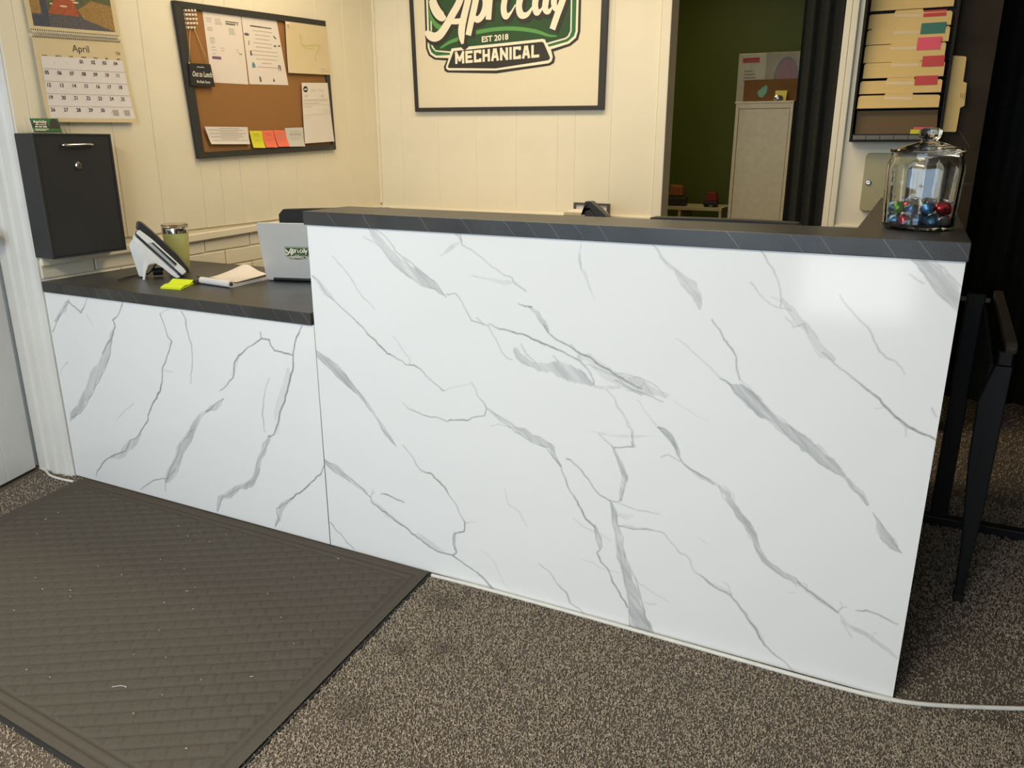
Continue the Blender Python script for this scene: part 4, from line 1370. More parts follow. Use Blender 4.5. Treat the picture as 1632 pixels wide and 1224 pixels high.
for r in range(1, 5):
    grid.bar(m, 0.0, r / 5 - 0.003, 1.0, r / 5 + 0.003, 0.0014)
for c in range(1, 7):
    for r in range(5):
        grid.bar(m, c / 7 - 0.0012, r / 5 + 0.09, c / 7 + 0.0012, r / 5 + 0.12, 0.0014)
for c in (5, 6):
    grid.bar(m, (c + 0.12) / 7, 0.05, (c + 0.62) / 7, 0.15, 0.0012)
m.build('grid_lines', 'ink_soft', lp, fix=False, stuff=True)
m = M()
asp = 0.34 / 0.21
for day in range(1, 31):
    k = day + 2
    c, r = k % 7, k // 7
    grid.text(m, '%02d' % day, (c + 0.10) / 7, 0.8 - r / 5 + 0.112, 0.062, 0.0015, 0.95, 0.018, 'LEFT', asp)
lowf.text(m, 'April', 0.50, 0.830, 0.085, 0.0026, 1.0, 0.0, 'CENTER', 1.20)
lowf.text(m, '/26', 0.93, 0.822, 0.040, 0.0026, 1.0, 0.0, 'CENTER', 1.20)
for i, s in enumerate(('SUN', 'MON', 'TUE', 'WED', 'THU', 'FRI', 'SAT')):
    lowf.text(m, s, 0.07 + 0.139 * i, 0.758, 0.022, 0.0026, 1.0, 0.01, 'LEFT', 1.20)
m.build('lettering', 'ink', lp, fix=False, stuff=True)
m = M()
for i in range(44):
    t = (i + 0.6) / 44.6
    a = lowf.P(t, 0.985, 0.003)
    b = upf.P(t, 0.012, 0.003)
    m.tube([a + Vector((-0.004, 0, 0)), a + Vector((0.004, 0, 0.002)), (a + b) / 2 + Vector((0.009, 0, 0)), b + Vector((0.004, 0, -0.002)), b + Vector((-0.004, 0, 0))], 0.0013, 5)
hl = M()
for i in range(44):
    t = (i + 0.6) / 44.6
    lowf.bar(hl, t - 0.006, 0.967, t + 0.006, 0.982, 0.0026)
    upf.bar(hl, t - 0.006, 0.012, t + 0.006, 0.026, 0.0026)
hl.build('binding_holes', 'ink_paper', cal, fix=False, stuff=True)
m.build('wire_binding', 'wire_white', cal, smooth=True, stuff=True)

# ---------------------------------------------------------------- cork board and what is pinned to it
xb = XL + 0.0005
cb = thing('cork_board', 'black framed cork notice board hung slightly crooked on the left wall', 'notice board', (xb, 1.22, 1.19))
OC = [(0.769, 1.189), (1.699, 1.221), (1.678, 1.846), (0.730, 1.807)]
IC = [(0.802, 1.216), (1.671, 1.246), (1.648, 1.816), (0.771, 1.783)]
for i in range(4):
    j = (i + 1) % 4
    M().prism([(xb, q[0], q[1]) for q in (OC[i], OC[j], IC[j], IC[i])], (0.020, 0, 0)).build('frame_rail', 'frame_black', cb, bevel=0.0015)
M().prism([(xb, q[0], q[1]) for q in IC], (0.010, 0, 0)).build('cork_panel', 'cork', cb)
m = M()
mf = metric((xb + 0.0203, 1.650, 1.2265), (0, 1, 0.03), (0, 0, 1))
mf.bar(m, 0.0, 0.0, 0.018, 0.004, 0)
m.build('maker_plate', 'mesh_grey', cb, fix=False)

xs_ = xb + 0.0108


def pinned(name, label, cat, q, x, m_, curl=0.0, group=None):
    f = Frame(*[(x, a, b) for a, b in q], curl)
    t = thing(name, label, cat, f.P(0.5, 0))
    if group:
        t['group'] = group
    f.sheet(0.0006, 3, 8).build('sheet', m_, t)
    return t, f


def prints(t, f, bars, matname='ink_soft', name='printed_text', h=0.0011):
    m = M()
    for u0, v0, u1, v1 in bars:
        f.bar(m, u0, v0, u1, v1, h)
    return m.build(name, matname, t, fix=False, stuff=len(bars) > 1)


t, f = pinned('paper_sheet', 'printed invoice sheet with a small purple button, left of the two long papers', 'paper', [(0.891, 1.505), (1.109, 1.510), (1.100, 1.799), (0.881, 1.792)], xs_, 'paper')
b = []
for c0, c1, rows in ((0.06, 0.22, (0.90, 0.875, 0.85)), (0.28, 0.48, (0.90, 0.875, 0.85, 0.83)), (0.07, 0.22, (0.77, 0.75, 0.73)), (0.62, 0.80, (0.79, 0.77, 0.75, 0.73, 0.71)), (0.10, 0.24, (0.63, 0.61, 0.585, 0.56)), (0.11, 0.24, (0.50, 0.465, 0.41)), (0.36, 0.46, (0.50, 0.465)), (0.76, 0.86, (0.49, 0.46))):
    for r in rows:
        b.append((c0, r - 0.004, c1 - random.uniform(0, 0.04), r + 0.004))
prints(t, f, b)
prints(t, f, [(0.56, 0.875, 0.86, 0.89), (0.56, 0.84, 0.82, 0.862), (0.86, 0.85, 0.90, 0.865), (0.87, 0.875, 0.91, 0.892), (0.84, 0.43, 0.92, 0.442)], 'ink_paper')
prints(t, f, [(0.10, 0.335, 0.33, 0.375)], 'ink_purple', 'purple_button')

t, f = pinned('paper_sheet', 'printed instruction sheet with small drawings, right of the two long papers', 'paper', [(1.117, 1.512), (1.376, 1.523), (1.329, 1.804), (1.104, 1.799)], xs_, 'paper')
b = []
for i, (u0, u1) in enumerate(((0.22, 0.80), (0.26, 0.80), (0.30, 0.72), (0.30, 0.70), (0.24, 0.74), (0.28, 0.72), (0.15, 0.86), (0.15, 0.86), (0.25, 0.80), (0.38, 0.64), (0.24, 0.82))):
    v = 0.865 - 0.060 * i
    b.append((u0, v - 0.0045, u1, v + 0.0045))
prints(t, f, b)
prints(t, f, [(0.20, 0.860, 0.80, 0.876)], 'ink_paper', 'title')
dr_ = [[(0.08 + 0.07 * math.cos(a), 0.735 + 0.022 * math.sin(a)) for a in (0, 0.8, 1.6, 2.4, 3.2, 4.0, 4.8, 5.5)],
       [(0.82, 0.77), (0.87, 0.74), (0.90, 0.72), (0.86, 0.715), (0.82, 0.74)], [(0.78, 0.59), (0.85, 0.59), (0.85, 0.615), (0.78, 0.615)],
       [(0.90, 0.60), (0.97, 0.60), (0.96, 0.625), (0.91, 0.625)], [(0.11, 0.43), (0.16, 0.43), (0.15, 0.50), (0.11, 0.50)], [(0.26, 0.04), (0.31, 0.04), (0.30, 0.12), (0.26, 0.12)],
       [(0.09, 0.58), (0.12, 0.65), (0.135, 0.65), (0.11, 0.58)], [(0.60, 0.05), (0.66, 0.05), (0.63, 0.11)], [(0.80, 0.22), (0.815, 0.22), (0.83, 0.31), (0.81, 0.31)], [(0.86, 0.22), (0.875, 0.22), (0.875, 0.31), (0.83, 0.31)], [(0.86, 0.40), (0.95, 0.41), (0.94, 0.46), (0.87, 0.46)]]
m = M()
for pl in dr_[:10]:
    f.polygon(m, pl, 0.0012)
m.build('small_drawings', 'ink_paper', t, fix=False, stuff=True)
m = M()
f.polygon(m, [(0.12, 0.25), (0.20, 0.25), (0.20, 0.30), (0.17, 0.33), (0.14, 0.33), (0.12, 0.30)], 0.0012)
m.build('blue_bottle', 'ink_blue', t, fix=False)

t, f = pinned('paper_sheet', 'plain sheet with a faded yellow-green marker drawing at the top right of the cork board', 'paper', [(1.368, 1.578), (1.691, 1.591), (1.675, 1.819), (1.377, 1.808)], xb + 0.0208, 'paper_cream', 0.004)
m = M()
f.stroke(m, [(q.x, q.y) for q in curve_pts([(0.32, 0.78), (0.34, 0.66), (0.33, 0.60), (0.42, 0.57), (0.56, 0.575), (0.68, 0.60), (0.80, 0.585), (0.78, 0.55), (0.70, 0.44), (0.66, 0.36), (0.66, 0.26)], 5)], 0.022, 0.0012, 1.35)
f.stroke(m, [(0.33, 0.60), (0.44, 0.52), (0.60, 0.50), (0.66, 0.57)], 0.012, 0.0012, 1.35)
f.stroke(m, [(0.30, 0.70), (0.36, 0.74), (0.34, 0.64)], 0.014, 0.0012, 1.35)
m.build('marker_drawing', 'ink_olive', t, fix=False, stuff=True)
prints(t, f, [(0.76, 0.10, 0.86, 0.115), (0.76, 0.05, 0.82, 0.062), (0.84, 0.055, 0.94, 0.07)])

t, f = pinned('paper_sheet', 'printed form with a dark round badge along the right side of the cork board', 'paper', [(1.450, 1.252), (1.681, 1.263), (1.660, 1.551), (1.461, 1.539)], xb + 0.0208, 'paper', 0.004)
b = [(0.32, 0.885, 0.48, 0.89), (0.32, 0.865, 0.52, 0.87), (0.60, 0.885, 0.80, 0.89), (0.60, 0.865, 0.82, 0.87), (0.08, 0.79, 0.24, 0.797), (0.08, 0.77, 0.2, 0.777), (0.68, 0.79, 0.84, 0.797), (0.68, 0.77, 0.8, 0.777),
     (0.04, 0.718, 0.95, 0.724), (0.04, 0.70, 0.90, 0.704), (0.04, 0.66, 0.6, 0.668), (0.04, 0.635, 0.96, 0.639), (0.04, 0.60, 0.3, 0.606), (0.04, 0.47, 0.96, 0.474), (0.72, 0.50, 0.9, 0.504), (0.72, 0.53, 0.9, 0.534), (0.72, 0.56, 0.9, 0.564), (0.95, 0.47, 0.96, 0.635)]
prints(t, f, b)
m = M()
f.polygon(m, [(0.13 + 0.085 * math.cos(a * 0.523), 0.895 + 0.052 * math.sin(a * 0.523)) for a in range(12)], 0.0012)
m.build('badge', 'ink', t, fix=False)
prints(t, f, [(0.08, 0.882, 0.18, 0.905)], 'paper', 'badge_bar', 0.0016)

t, f = pinned('paper_note', 'curling handwritten white list at the lower left of the cork board', 'paper', [(0.841, 1.249), (1.072, 1.249), (1.069, 1.324), (0.816, 1.322)], xb + 0.0208, 'paper', 0.004)
prints(t, f, [(0.06 if i % 2 else 0.30, 0.90 - 0.10 * i, random.uniform(0.7, 0.97), 0.93 - 0.10 * i) for i in range(8)])
for lab, q, mm in (('yellow sticky note in the bottom row of the cork board', [(1.091, 1.233), (1.169, 1.232), (1.155, 1.309), (1.078, 1.308)], 'note_yellow'),
                   ('coral sticky note right beside the yellow one on the cork board', [(1.173, 1.234), (1.252, 1.234), (1.232, 1.313), (1.155, 1.310)], 'note_coral'),
                   ('coral sticky note between the other coral note and the grey note', [(1.256, 1.237), (1.334, 1.238), (1.310, 1.314), (1.234, 1.313)], 'note_coral'),
                   ('pale grey handwritten note left of the printed form on the cork board', [(1.329, 1.237), (1.448, 1.238), (1.446, 1.329), (1.313, 1.324)], 'note_grey')):
    t, f = pinned('sticky_note', lab, 'sticky note', q, xb + 0.0212 + (0.0012 if 'between' in lab else 0), mm, 0.005)
    prints(t, f, [(0.22, 0.80, 0.7, 0.815), (0.30, 0.70, 0.78, 0.712), (0.30, 0.42, 0.62, 0.43)], 'ink_soft' if 'grey' in lab else 'brown_card', 'handwriting')
    if 'grey' in lab:
        prints(t, f, [(0.22, 0.60, 0.30, 0.70), (0.36, 0.60, 0.46, 0.66), (0.50, 0.60, 0.60, 0.66), (0.66, 0.60, 0.82, 0.66)], 'ink_soft', 'handwriting')

xg = xb + 0.0212
sg = thing('hanging_sign', 'small black chalk-lettered lunch sign hanging on twine at the cork board', 'sign', (xg, 0.826, 1.485))
sf = Frame((xg, 0.762, 1.485), (xg, 0.893, 1.487), (xg, 0.880, 1.577), (xg, 0.764, 1.573))
sf.sheet(0.006, 1, 1).build('plaque', 'sign_black', sg)
m = M()
fit_text(sf, m, 'Out to Lunch', 0.09, 0.95, 0.42, 0.42, 0.24, 0.0066, 0.02, 0.15)
fit_text(sf, m, 'Be Back Soon', 0.26, 0.82, 0.14, 0.14, 0.12, 0.0066, 0.02)
sf.stroke(m, [(0.34, 0.82), (0.38, 0.87), (0.42, 0.83), (0.48, 0.85), (0.54, 0.83), (0.60, 0.86), (0.66, 0.83)], 0.02, 0.0066, 1.3)
m.build('chalk_lettering', 'chalk', sg, fix=False, stuff=True)
m = M()
apex = [(xb + 0.013, 0.803, 1.712), (xb + 0.013, 0.822, 1.716)]
m.tube([(xg + 0.004, 0.766, 1.572), (xg - 0.002, 0.785, 1.645), apex[0]], 0.0013, 6)
m.tube([(xg + 0.004, 0.874, 1.574), (xg - 0.002, 0.849, 1.645), apex[1]], 0.0013, 6)
m.lathe([(0.0005, -0.004), (0.004, -0.001), (0.004, 0.002), (0.0005, 0.005)], (xg + 0.005, 0.766, 1.572), 8)
m.build('twine', 'twine', sg, smooth=True, stuff=True)
pin0 = None
pins = []
for r in range(5):
    for c in range(4):
        if r == 4 and c == 3:
            continue
        y = 0.782 + 0.0165 * c + 0.001 * r
        z = 1.776 - 0.0162 * r + 0.002 * c
        pins.append((y, z))
pins.append((1.392, 1.797))
for k, (y, z) in enumerate(pins):
    last = k == len(pins) - 1
    loc = Vector((xb + 0.0102 + (0.0108 if last else 0), y, z))
    if pin0 is None:
        pin0 = M().lathe([(0.0005, 0.0), (0.0048, 0.0), (0.0050, 0.0015), (0.0026, 0.003), (0.0026, 0.009), (0.0050, 0.0115), (0.0046, 0.0135), (0.0005, 0.0138)], loc, 12, mat3=rx).build('push_pin', 'pin_white', None, smooth='auto', origin=loc)
        o = pin0
    else:
        o = pin0.copy()
        COL.objects.link(o)
        o.location = loc
    if last:
        tag(o, 'white push pin holding the sheet with the marker drawing', 'push pin')
    else:
        tag(o, 'white spare push pin, %s row, %s from the left in the cork board corner block' % (('top', 'second', 'third', 'fourth', 'lowest')[k // 4], ('first', 'second', 'third', 'fourth')[k % 4]), 'push pin', 'spare push pins on the cork board')

# ---------------------------------------------------------------- low desk: phone, tumbler, notes, pad, laptop
ph = thing('desk_phone', 'white desk telephone with black handset, tilted on its stand on the low desk', 'telephone', (-0.93, 0.24, HL))
P0 = Vector((-0.946, 0.177, HL + 0.0005))
pd = Vector((math.cos(math.radians(49)), math.sin(math.radians(49)), 0))
pw = Vector((-pd.y, pd.x, 0))


def side(pts, w0, w1):
    return [P0 + pd * a * 0.965 + ez * b + pw * w0 * 0.72 for a, b in pts], pw * (w1 - w0) * 0.72


def pprism(pts, w0, w1, m=None):
    m = m or M()
    a, v = side(pts, w0, w1)
    return m.prism(a, v)


legp = [(0, 0), (0.008, 0.0), (0.016, 0.030), (0.028, 0.055), (0.048, 0.062), (0.075, 0.042), (0.106, 0.010), (0.120, 0.0), (0.134, 0.003), (-0.008, 0.164), (-0.015, 0.156), (0.016, 0.090), (0.014, 0.075)]
m = pprism(legp, 0.0, 0.016)
pprism(legp, 0.144, 0.160, m)
pprism([(0.018, 0.086), (0.026, 0.090), (-0.002, 0.156), (-0.012, 0.150)], 0.016, 0.144, m)
m.build('stand', 'phone_white', ph, bevel=0.0015)
pprism([(-0.012, 0.150), (-0.030, 0.128), (-0.034, 0.120), (-0.020, 0.040), (-0.014, 0.006), (0.010, 0.0), (0.018, 0.06), (0.020, 0.10)], 0.085, 0.140).build('rear_stand', 'phone_white', ph, bevel=0.003)
M().prism(*side([(-0.006, 0.1665), (0.1365, 0.0055), (0.1395, 0.0085), (-0.003, 0.1695)], 0.002, 0.158)).build('seam', 'key_dark', ph)
hs = pprism([(-0.002, 0.1705), (0.141, 0.0095), (0.158, 0.020), (0.150, 0.034), (0.052, 0.146), (0.030, 0.166), (0.012, 0.182)], 0.0, 0.160)
hs.build('housing', 'phone_white', ph, bevel=0.003)
pprism([(0.046, 0.1345), (0.054, 0.1345), (0.127, 0.054), (0.124, 0.046), (0.118, 0.050)], -0.0010, 0.002).build('cradle_slot', 'key_dark', ph)
pprism([(0.034, 0.1335), (0.044, 0.1345), (0.117, 0.0505), (0.122, 0.043), (0.112, 0.042)], -0.0010, 0.002).build('side_grip', 'phone_grey', ph)
m = M()
pprism([(0.000, 0.183), (0.006, 0.211), (0.022, 0.209), (0.034, 0.197), (0.052, 0.178), (0.132, 0.086), (0.166, 0.034), (0.170, 0.016), (0.156, 0.016), (0.146, 0.034), (0.120, 0.070), (0.060, 0.140), (0.030, 0.168)], 0.010, 0.056, m)
m.build('handset', 'phone_black', ph, bevel=0.006, bseg=3)
pprism([(0.054, 0.146), (0.150, 0.035), (0.152, 0.038), (0.057, 0.149)], 0.066, 0.154).build('keypad', 'phone_black', ph, bevel=0.001)
pprism([(0.020, 0.176), (0.050, 0.149), (0.053, 0.152), (0.024, 0.179)], 0.070, 0.150).build('display', 'key_dark', ph)
m = M()
c0 = P0 + pd * 0.05 + pw * 0.05
m.tube(curve_pts([c0 + ez * 0.050, c0 + ez * 0.012 - pd * 0.03 + pw * 0.03, c0 + ez * 0.004 - pd * 0.07 + pw * 0.05, c0 + ez * 0.004 - pd * 0.11 + pw * 0.01, c0 + ez * 0.004 - pd * 0.13 - pw * 0.04], 6), 0.0028, 8)
cc = []
for k in range(60):
    a = k * 0.9
    cc.append(c0 + pd * (0.02 - 0.0006 * k) + pw * 0.03 + ez * (0.018) + pd * 0.0 + pw * (0.012 * math.cos(a)) + ez * (0.012 * math.sin(a)))
m.tube(cc, 0.0028, 6)
m.build('cord', 'phone_black', ph, smooth=True)

tb = thing('tumbler', 'pale green insulated tumbler with clear lid behind the desk telephone', 'tumbler', (-0.992, 0.388, HL))
ct = (-0.992, 0.388, HL + 0.0005)
M().lathe([(0.001, 0.0), (0.036, 0.0), (0.038, 0.003), (0.042, 0.06), (0.0475, 0.148), (0.0475, 0.150), (0.045, 0.150), (0.045, 0.146), (0.001, 0.144)], ct, 40).build('cup', 'tumbler_green', tb, smooth='auto')
M().lathe([(0.0460, 0.150), (0.0482, 0.150), (0.0488, 0.168), (0.0478, 0.170), (0.0462, 0.168)], ct, 40, closed=True).build('steel_rim', 'chrome', tb, smooth='auto')
M().lathe([(0.001, 0.160), (0.0455, 0.160), (0.0458, 0.1705), (0.0485, 0.1705), (0.0488, 0.182), (0.0470, 0.183), (0.0455, 0.176), (0.001, 0.175)], ct, 40).build('lid', 'clear_plastic', tb, smooth='auto')
M().box(-1.008, -0.982, 0.378, 0.398, HL + 0.1758, HL + 0.1800).build('lid_slider', 'lid_red', tb, bevel=0.002)

sn = thing('sticky_pad', 'bright lime sticky note pad lying on the low desk', 'sticky pad', (-0.73, 0.15, HL))
q0 = [(-0.740, 0.082), (-0.658, 0.096), (-0.720, 0.213), (-0.812, 0.200)]
M().prism([(a, b, HL + 0.0005) for a, b in q0], (0, 0, 0.0045)).build('pad', 'note_lime', sn)
nf = Frame(*[(a, b, HL + 0.0053) for a, b in q0])
m = M()
N = 10
for hh in (0.0, 0.0004):
    for j in range(N + 1):
        v = j / N
        for u in (0.0, 1.0):
            m.v.append(tuple(nf.P(u, v, hh + 0.012 * max(0, v - 0.55) ** 1.2 + 0.003 * math.sin(v * 5) ** 2)))
for j in range(N):
    a = 2 * (N + 1) + j * 2
    m.f.append((a, a + 1, a + 3, a + 2))
    a = j * 2
    m.f.append((a, a + 2, a + 3, a + 1))
m.build('top_sheet', 'note_lime', sn, fix=False)

pdg = thing('notepad', 'open white notepad with curled and rolled pages in front of the laptop', 'notepad', (-0.62, 0.31, HL))
A, B, C, D = [Vector((a, b, HL + 0.0005)) for a, b in ((-0.694, 0.226), (-0.532, 0.207), (-0.548, 0.410), (-0.706, 0.425))]
M().prism([A, B, C, D], (0, 0, 0.011)).build('page_block', 'paper_cool', pdg)
M().prism([p + ez * 0.0112 for p in (A.lerp(D, 0.1), B.lerp(C, 0.1), C, D)], (0, 0, 0.0016)).build('cover', 'clip_brown', pdg)
m = M()
m.tube([A + ez * 0.0125 + Vector((0, -0.004, 0)), B + ez * 0.0125 + Vector((0, -0.004, 0))], 0.0118, 14)
m.build('rolled_pages', 'paper_cool', pdg, smooth='auto')
m = M()
e = (B - A).normalized()
m.tube([B + ez * 0.0125 + e * 0.0002 + Vector((0, -0.004, 0)), B + ez * 0.0125 + e * 0.0008 + Vector((0, -0.004, 0))], 0.0075, 12)
m.build('roll_hollow', 'clip_brown', pdg)
pg = Frame(A.lerp(D, 0.18) + ez * 0.016, B.lerp(C, 0.12) + ez * 0.014, C.lerp(D, 0.02) + ez * 0.014, D + ez * 0.016)
m = M()
NU = NV = 8
for hh in (0.0, 0.0005):
    for j in range(NV + 1):
        for i in range(NU + 1):
            u, v = i / NU, j / NV
            p = pg.P(u * 0.97, v, hh + 0.024 * v ** 1.6 * math.exp(-((u - 0.22) / 0.36) ** 2) + 0.004 * v * v)
            m.v.append(tuple(p))
K = (NU + 1) * (NV + 1)
for j in range(NV):
    for i in range(NU):
        a = j * (NU + 1) + i
        m.f.append((a + K, a + 1 + K, a + NU + 2 + K, a + NU + 1 + K))
        m.f.append((a, a + NU + 1, a + NU + 2, a + 1))
m.build('lifted_page', 'paper', pdg, smooth=True, fix=False)
M().obox(A + Vector((-0.022, 0.0, 0.0085)), e, Vector((-e.y, e.x, 0)), ez, 0.012, 0.016, 0.0075).build('clip', 'clip_brown', pdg, bevel=0.002)
M().tube([A + Vector((-0.028, 0.004, 0.014)), A + Vector((-0.042, 0.012, 0.020)), A + Vector((-0.040, 0.022, 0.018))], 0.0018, 6).build('clip_lever', 'chrome_dark', pdg, smooth=True)

lt = thing('laptop', 'silver laptop on the low desk, lid open with a green sticker', 'laptop', (-0.40, 0.5, HL))
LA = Vector((-0.528, 0.370, HL + 0.001))
le = Vector((0.957, 0.288, 0)).normalized()
ln = Vector((0.288, -0.957, 0)).normalized()
LW, LH = 0.305, 0.212
lean = math.radians(11)
lu = (ln * math.sin(lean) + ez * math.cos(lean)).normalized()
lnn = le.cross(lu).normalized()
if lnn.dot(ln) < 0:
    lnn = -lnn


def rrect(o, U, V, w, h, r, k=5):
    pts = []
    for cx, cy, a0 in ((w - r, h - r, 0), (r, h - r, 90), (r, r, 180), (w - r, r, 270)):
        for i in range(k + 1):
            a = math.radians(a0 + 90 * i / k)
            pts.append(o + U * (cx + r * math.cos(a)) + V * (cy + r * math.sin(a)))
    return pts


M().prism(rrect(LA + ez * 0.004, le, lu, LW, LH, 0.010), -lnn * 0.006).build('lid', 'aluminium', lt, bevel=0.001)
M().prism(rrect(LA - ln * 0.212 + ez * 0.002, le, ln, LW, 0.206, 0.010), ez * 0.013).build('base', 'aluminium', lt, bevel=0.001)
M().prism([LA - ln * 0.19 + le * 0.02 + ez * 0.0152, LA - ln * 0.19 + le * 0.285 + ez * 0.0152, LA - ln * 0.09 + le * 0.285 + ez * 0.0152, LA - ln * 0.09 + le * 0.02 + ez * 0.0152], ez * 0.001).build('keyboard', 'key_dark', lt)
M().prism(rrect(LA + ez * 0.010 + le * 0.008 + lu * 0.008 - lnn * 0.0062, le, lu, LW - 0.016, LH - 0.022, 0.004), -lnn * 0.0006).build('screen', 'key_dark', lt)
M().tube([LA + le * 0.03 + ez * 0.008, LA + le * 0.275 + ez * 0.008], 0.0055, 10).build('hinge', 'key_dark', lt, smooth=True)
for a, b in ((0.02, 0.02), (0.28, 0.02), (0.02, 0.18), (0.28, 0.18)):
    M().lathe([(0.001, 0), (0.006, 0), (0.006, 0.002), (0.001, 0.002)], LA + le * a - ln * (0.01 + b) - ez * 0.0005, 10).build('foot', 'rubber_black', lt)
lf = metric(LA + ez * 0.004 + le * 0.138 + lu * 0.100, le, lu)
emblem(lf, 0, 0, 0.000083, 0.000068, lt, h0=0.0004, dh=0.00025)

# ---------------------------------------------------------------- glass jar and sweets
JX, JY, JZ = 1.5655, 0.238, HT + 0.0005
jar = thing('candy_jar', 'round clear glass jar with knobbed lid on the right end of the tall counter', 'jar', (JX, JY, JZ))
outer = [(0.001, 0.0), (0.066, 0.0), (0.071, 0.003), (0.0735, 0.010), (0.0765, 0.070), (0.0790, 0.125), (0.0785, 0.137), (0.0750, 0.147), (0.0715, 0.154), (0.0712, 0.160), (0.0730, 0.1645)]
inner = [(0.0690, 0.1645), (0.0682, 0.160), (0.0685, 0.154), (0.0720, 0.146), (0.0752, 0.136), (0.0758, 0.125), (0.0733, 0.070), (0.0700, 0.014), (0.064, 0.0085), (0.001, 0.007)]
m = M()
SEG = 72


def ring_verts(m, prof, amp):
    for r, z in prof:
        for k in range(SEG):
            a = 2 * math.pi * k / SEG
            f = 1.0
            if 0.012 < z < 0.14 and amp:
                f = 1 + amp * math.cos(12 * a)
            m.v.append((JX + r * f * math.cos(a), JY + r * f * math.sin(a), JZ + z))


ring_verts(m, outer, 0.004)
ring_verts(m, inner, 0.012)
n = len(outer) + len(inner)
for i in range(n - 1):
    for k in range(SEG):
        k2 = (k + 1) % SEG
        m.f.append((i * SEG + k, i * SEG + k2, (i + 1) * SEG + k2, (i + 1) * SEG + k))
m.f.append(tuple(reversed(range(SEG))))
m.f.append(tuple(range((n - 1) * SEG, n * SEG)))
m.build('body', 'jar_glass', jar, smooth='auto')
lid = M().lathe([(0.001, 0.158), (0.064, 0.158), (0.0665, 0.1655), (0.0745, 0.1660), (0.0760, 0.1690), (0.0745, 0.1720), (0.062, 0.1745), (0.045, 0.1800), (0.030, 0.1850), (0.018, 0.1885), (0.001, 0.189)], (JX, JY, JZ), 64).build('lid', 'jar_glass', jar, smooth='auto')
M().lathe([(0.001, 0.1892), (0.0175, 0.1892), (0.0165, 0.193), (0.0205, 0.197), (0.0225, 0.205), (0.0215, 0.213), (0.016, 0.2165), (0.001, 0.217)], (JX, JY, JZ), 40, lobes=10, amp=0.02).build('knob', 'jar_glass', lid, smooth='auto')

cols = [('foil_blue', 'pale blue foil wrapped chocolate in the glass jar', 'pale blue foil sweets in the jar'),
        ('foil_navy', 'deep blue foil wrapped chocolate in the glass jar', 'deep blue foil sweets in the jar'),
        ('foil_red', 'red foil wrapped chocolate in the glass jar', 'red foil sweets in the jar'),
        ('foil_green', 'green foil wrapped chocolate in the glass jar', 'green foil sweets in the jar'),
        ('foil_silver', 'silver foil wrapped chocolate in the glass jar', 'silver foil sweets in the jar')]
spots = []
for k in range(12):
    a = -math.pi / 2 + 2 * math.pi * k / 12
    spots.append((0.0530, a, 0.0225, [4, 2, 3, 0, 3, 4, 3, 1, 0, 2, 1, 0][(k + 10) % 12]))
for k in range(6):
    spots.append((0.024, 2 * math.pi * k / 6 + 0.3, 0.0225, k % 5))
spots.append((0.0, 0, 0.0225, 2))
for k in range(10):
    a = -math.pi / 2 + 2 * math.pi * (k + 0.5) / 10
    spots.append((0.0500, a, 0.0475, [2, 0, 1, 1, 3, 0, 3, 1, 0, 2][(k + 8) % 10]))
for k in range(3):
    spots.append((0.018, 2.1 * k + 1, 0.0480, (k * 2) % 5))
proto = {}
for i, (r, a, z, ci) in enumerate(spots):
    mn, lab, grp = cols[ci]
    loc = Vector((JX + r * math.cos(a), JY + r * math.sin(a), JZ + z))
    if ci not in proto:
        t = thing('foil_chocolate', lab, 'chocolate', loc, grp)
        m = M()
        # a dome-shaped sweet: round foil base drawn up to a twisted tip
        m.lathe([(0.001, -0.0105), (0.0105, -0.0100), (0.0128, -0.0070), (0.0125, -0.001), (0.0100, 0.005), (0.0060, 0.0095), (0.0030, 0.0115)], loc, 20, lobes=9, amp=0.03)
        m.build('foil_body', mn, t, smooth='auto', origin=loc)
        m = M()
        m.lathe([(0.0022, 0.010), (0.0020, 0.0115), (0.0090, 0.0165), (0.0084, 0.0168), (0.0012, 0.012)], loc, 14, lobes=5, amp=0.25)
        m.build('wrapper_twist', 'foil_silver', t, smooth=True, origin=loc)
        proto[ci] = t
        o = t
    else:
        o = dup(proto[ci])
        o.location = loc
    tiltx = random.choice([0.0, 1.2, -1.3, 1.57, 0.5, 2.6])
    front = math.sin(a) < 0.3 and r > 0.03
    layer = 'bottom' if z < 0.03 else 'upper'
    if front:
        rank = sorted(s_[0] * math.cos(s_[1]) for s_ in spots if abs(s_[2] - z) < 0.003 and s_[0] > 0.03 and math.sin(s_[1]) < 0.3).index(r * math.cos(a))
        o['label'] = lab.replace(' in the glass jar', '') + ', %s from the left along the jar front, %s layer' % (('first', 'second', 'third', 'fourth', 'fifth', 'sixth', 'seventh', 'eighth')[rank], layer)
    else:
        o['label'] = lab.replace(' in the glass jar', ' deep inside the glass jar, %s layer' % layer)
    o.rotation_euler = (tiltx, random.uniform(-0.5, 0.5), random.uniform(0, 6.28))

# ---------------------------------------------------------------- wall organiser with folders
og = thing('wall_organizer', 'black wall file organizer with a column of manila folders', 'organizer', (1.44, YB - 0.05, 1.256))
yo = YB - 0.006
M().box(1.272, 1.612, yo - 0.006, yo, 1.262, 2.30).build('back_plate', 'organizer_black', og)
for x0, x1 in ((1.268, 1.2765), (1.604, 1.6125)):
    M().box(x0, x1, yo - 0.106, yo, 1.258, 2.30).build('side_plate', 'organizer_black', og)
m = M()
m.box(1.277, 1.604, yo - 0.106, yo, 1.258, 1.262)
m.box(1.277, 1.604, yo - 0.106, yo - 0.103, 1.262, 1.268).box(1.277, 1.604, yo - 0.106, yo - 0.103, 1.286, 1.290)
m.build('tray', 'organizer_black', og)
m = M()
for i in range(6):
    x = 1.281 + i * 0.0535
    m.box(x, x + 0.050, yo - 0.1045, yo - 0.1035, 1.268, 1.286)
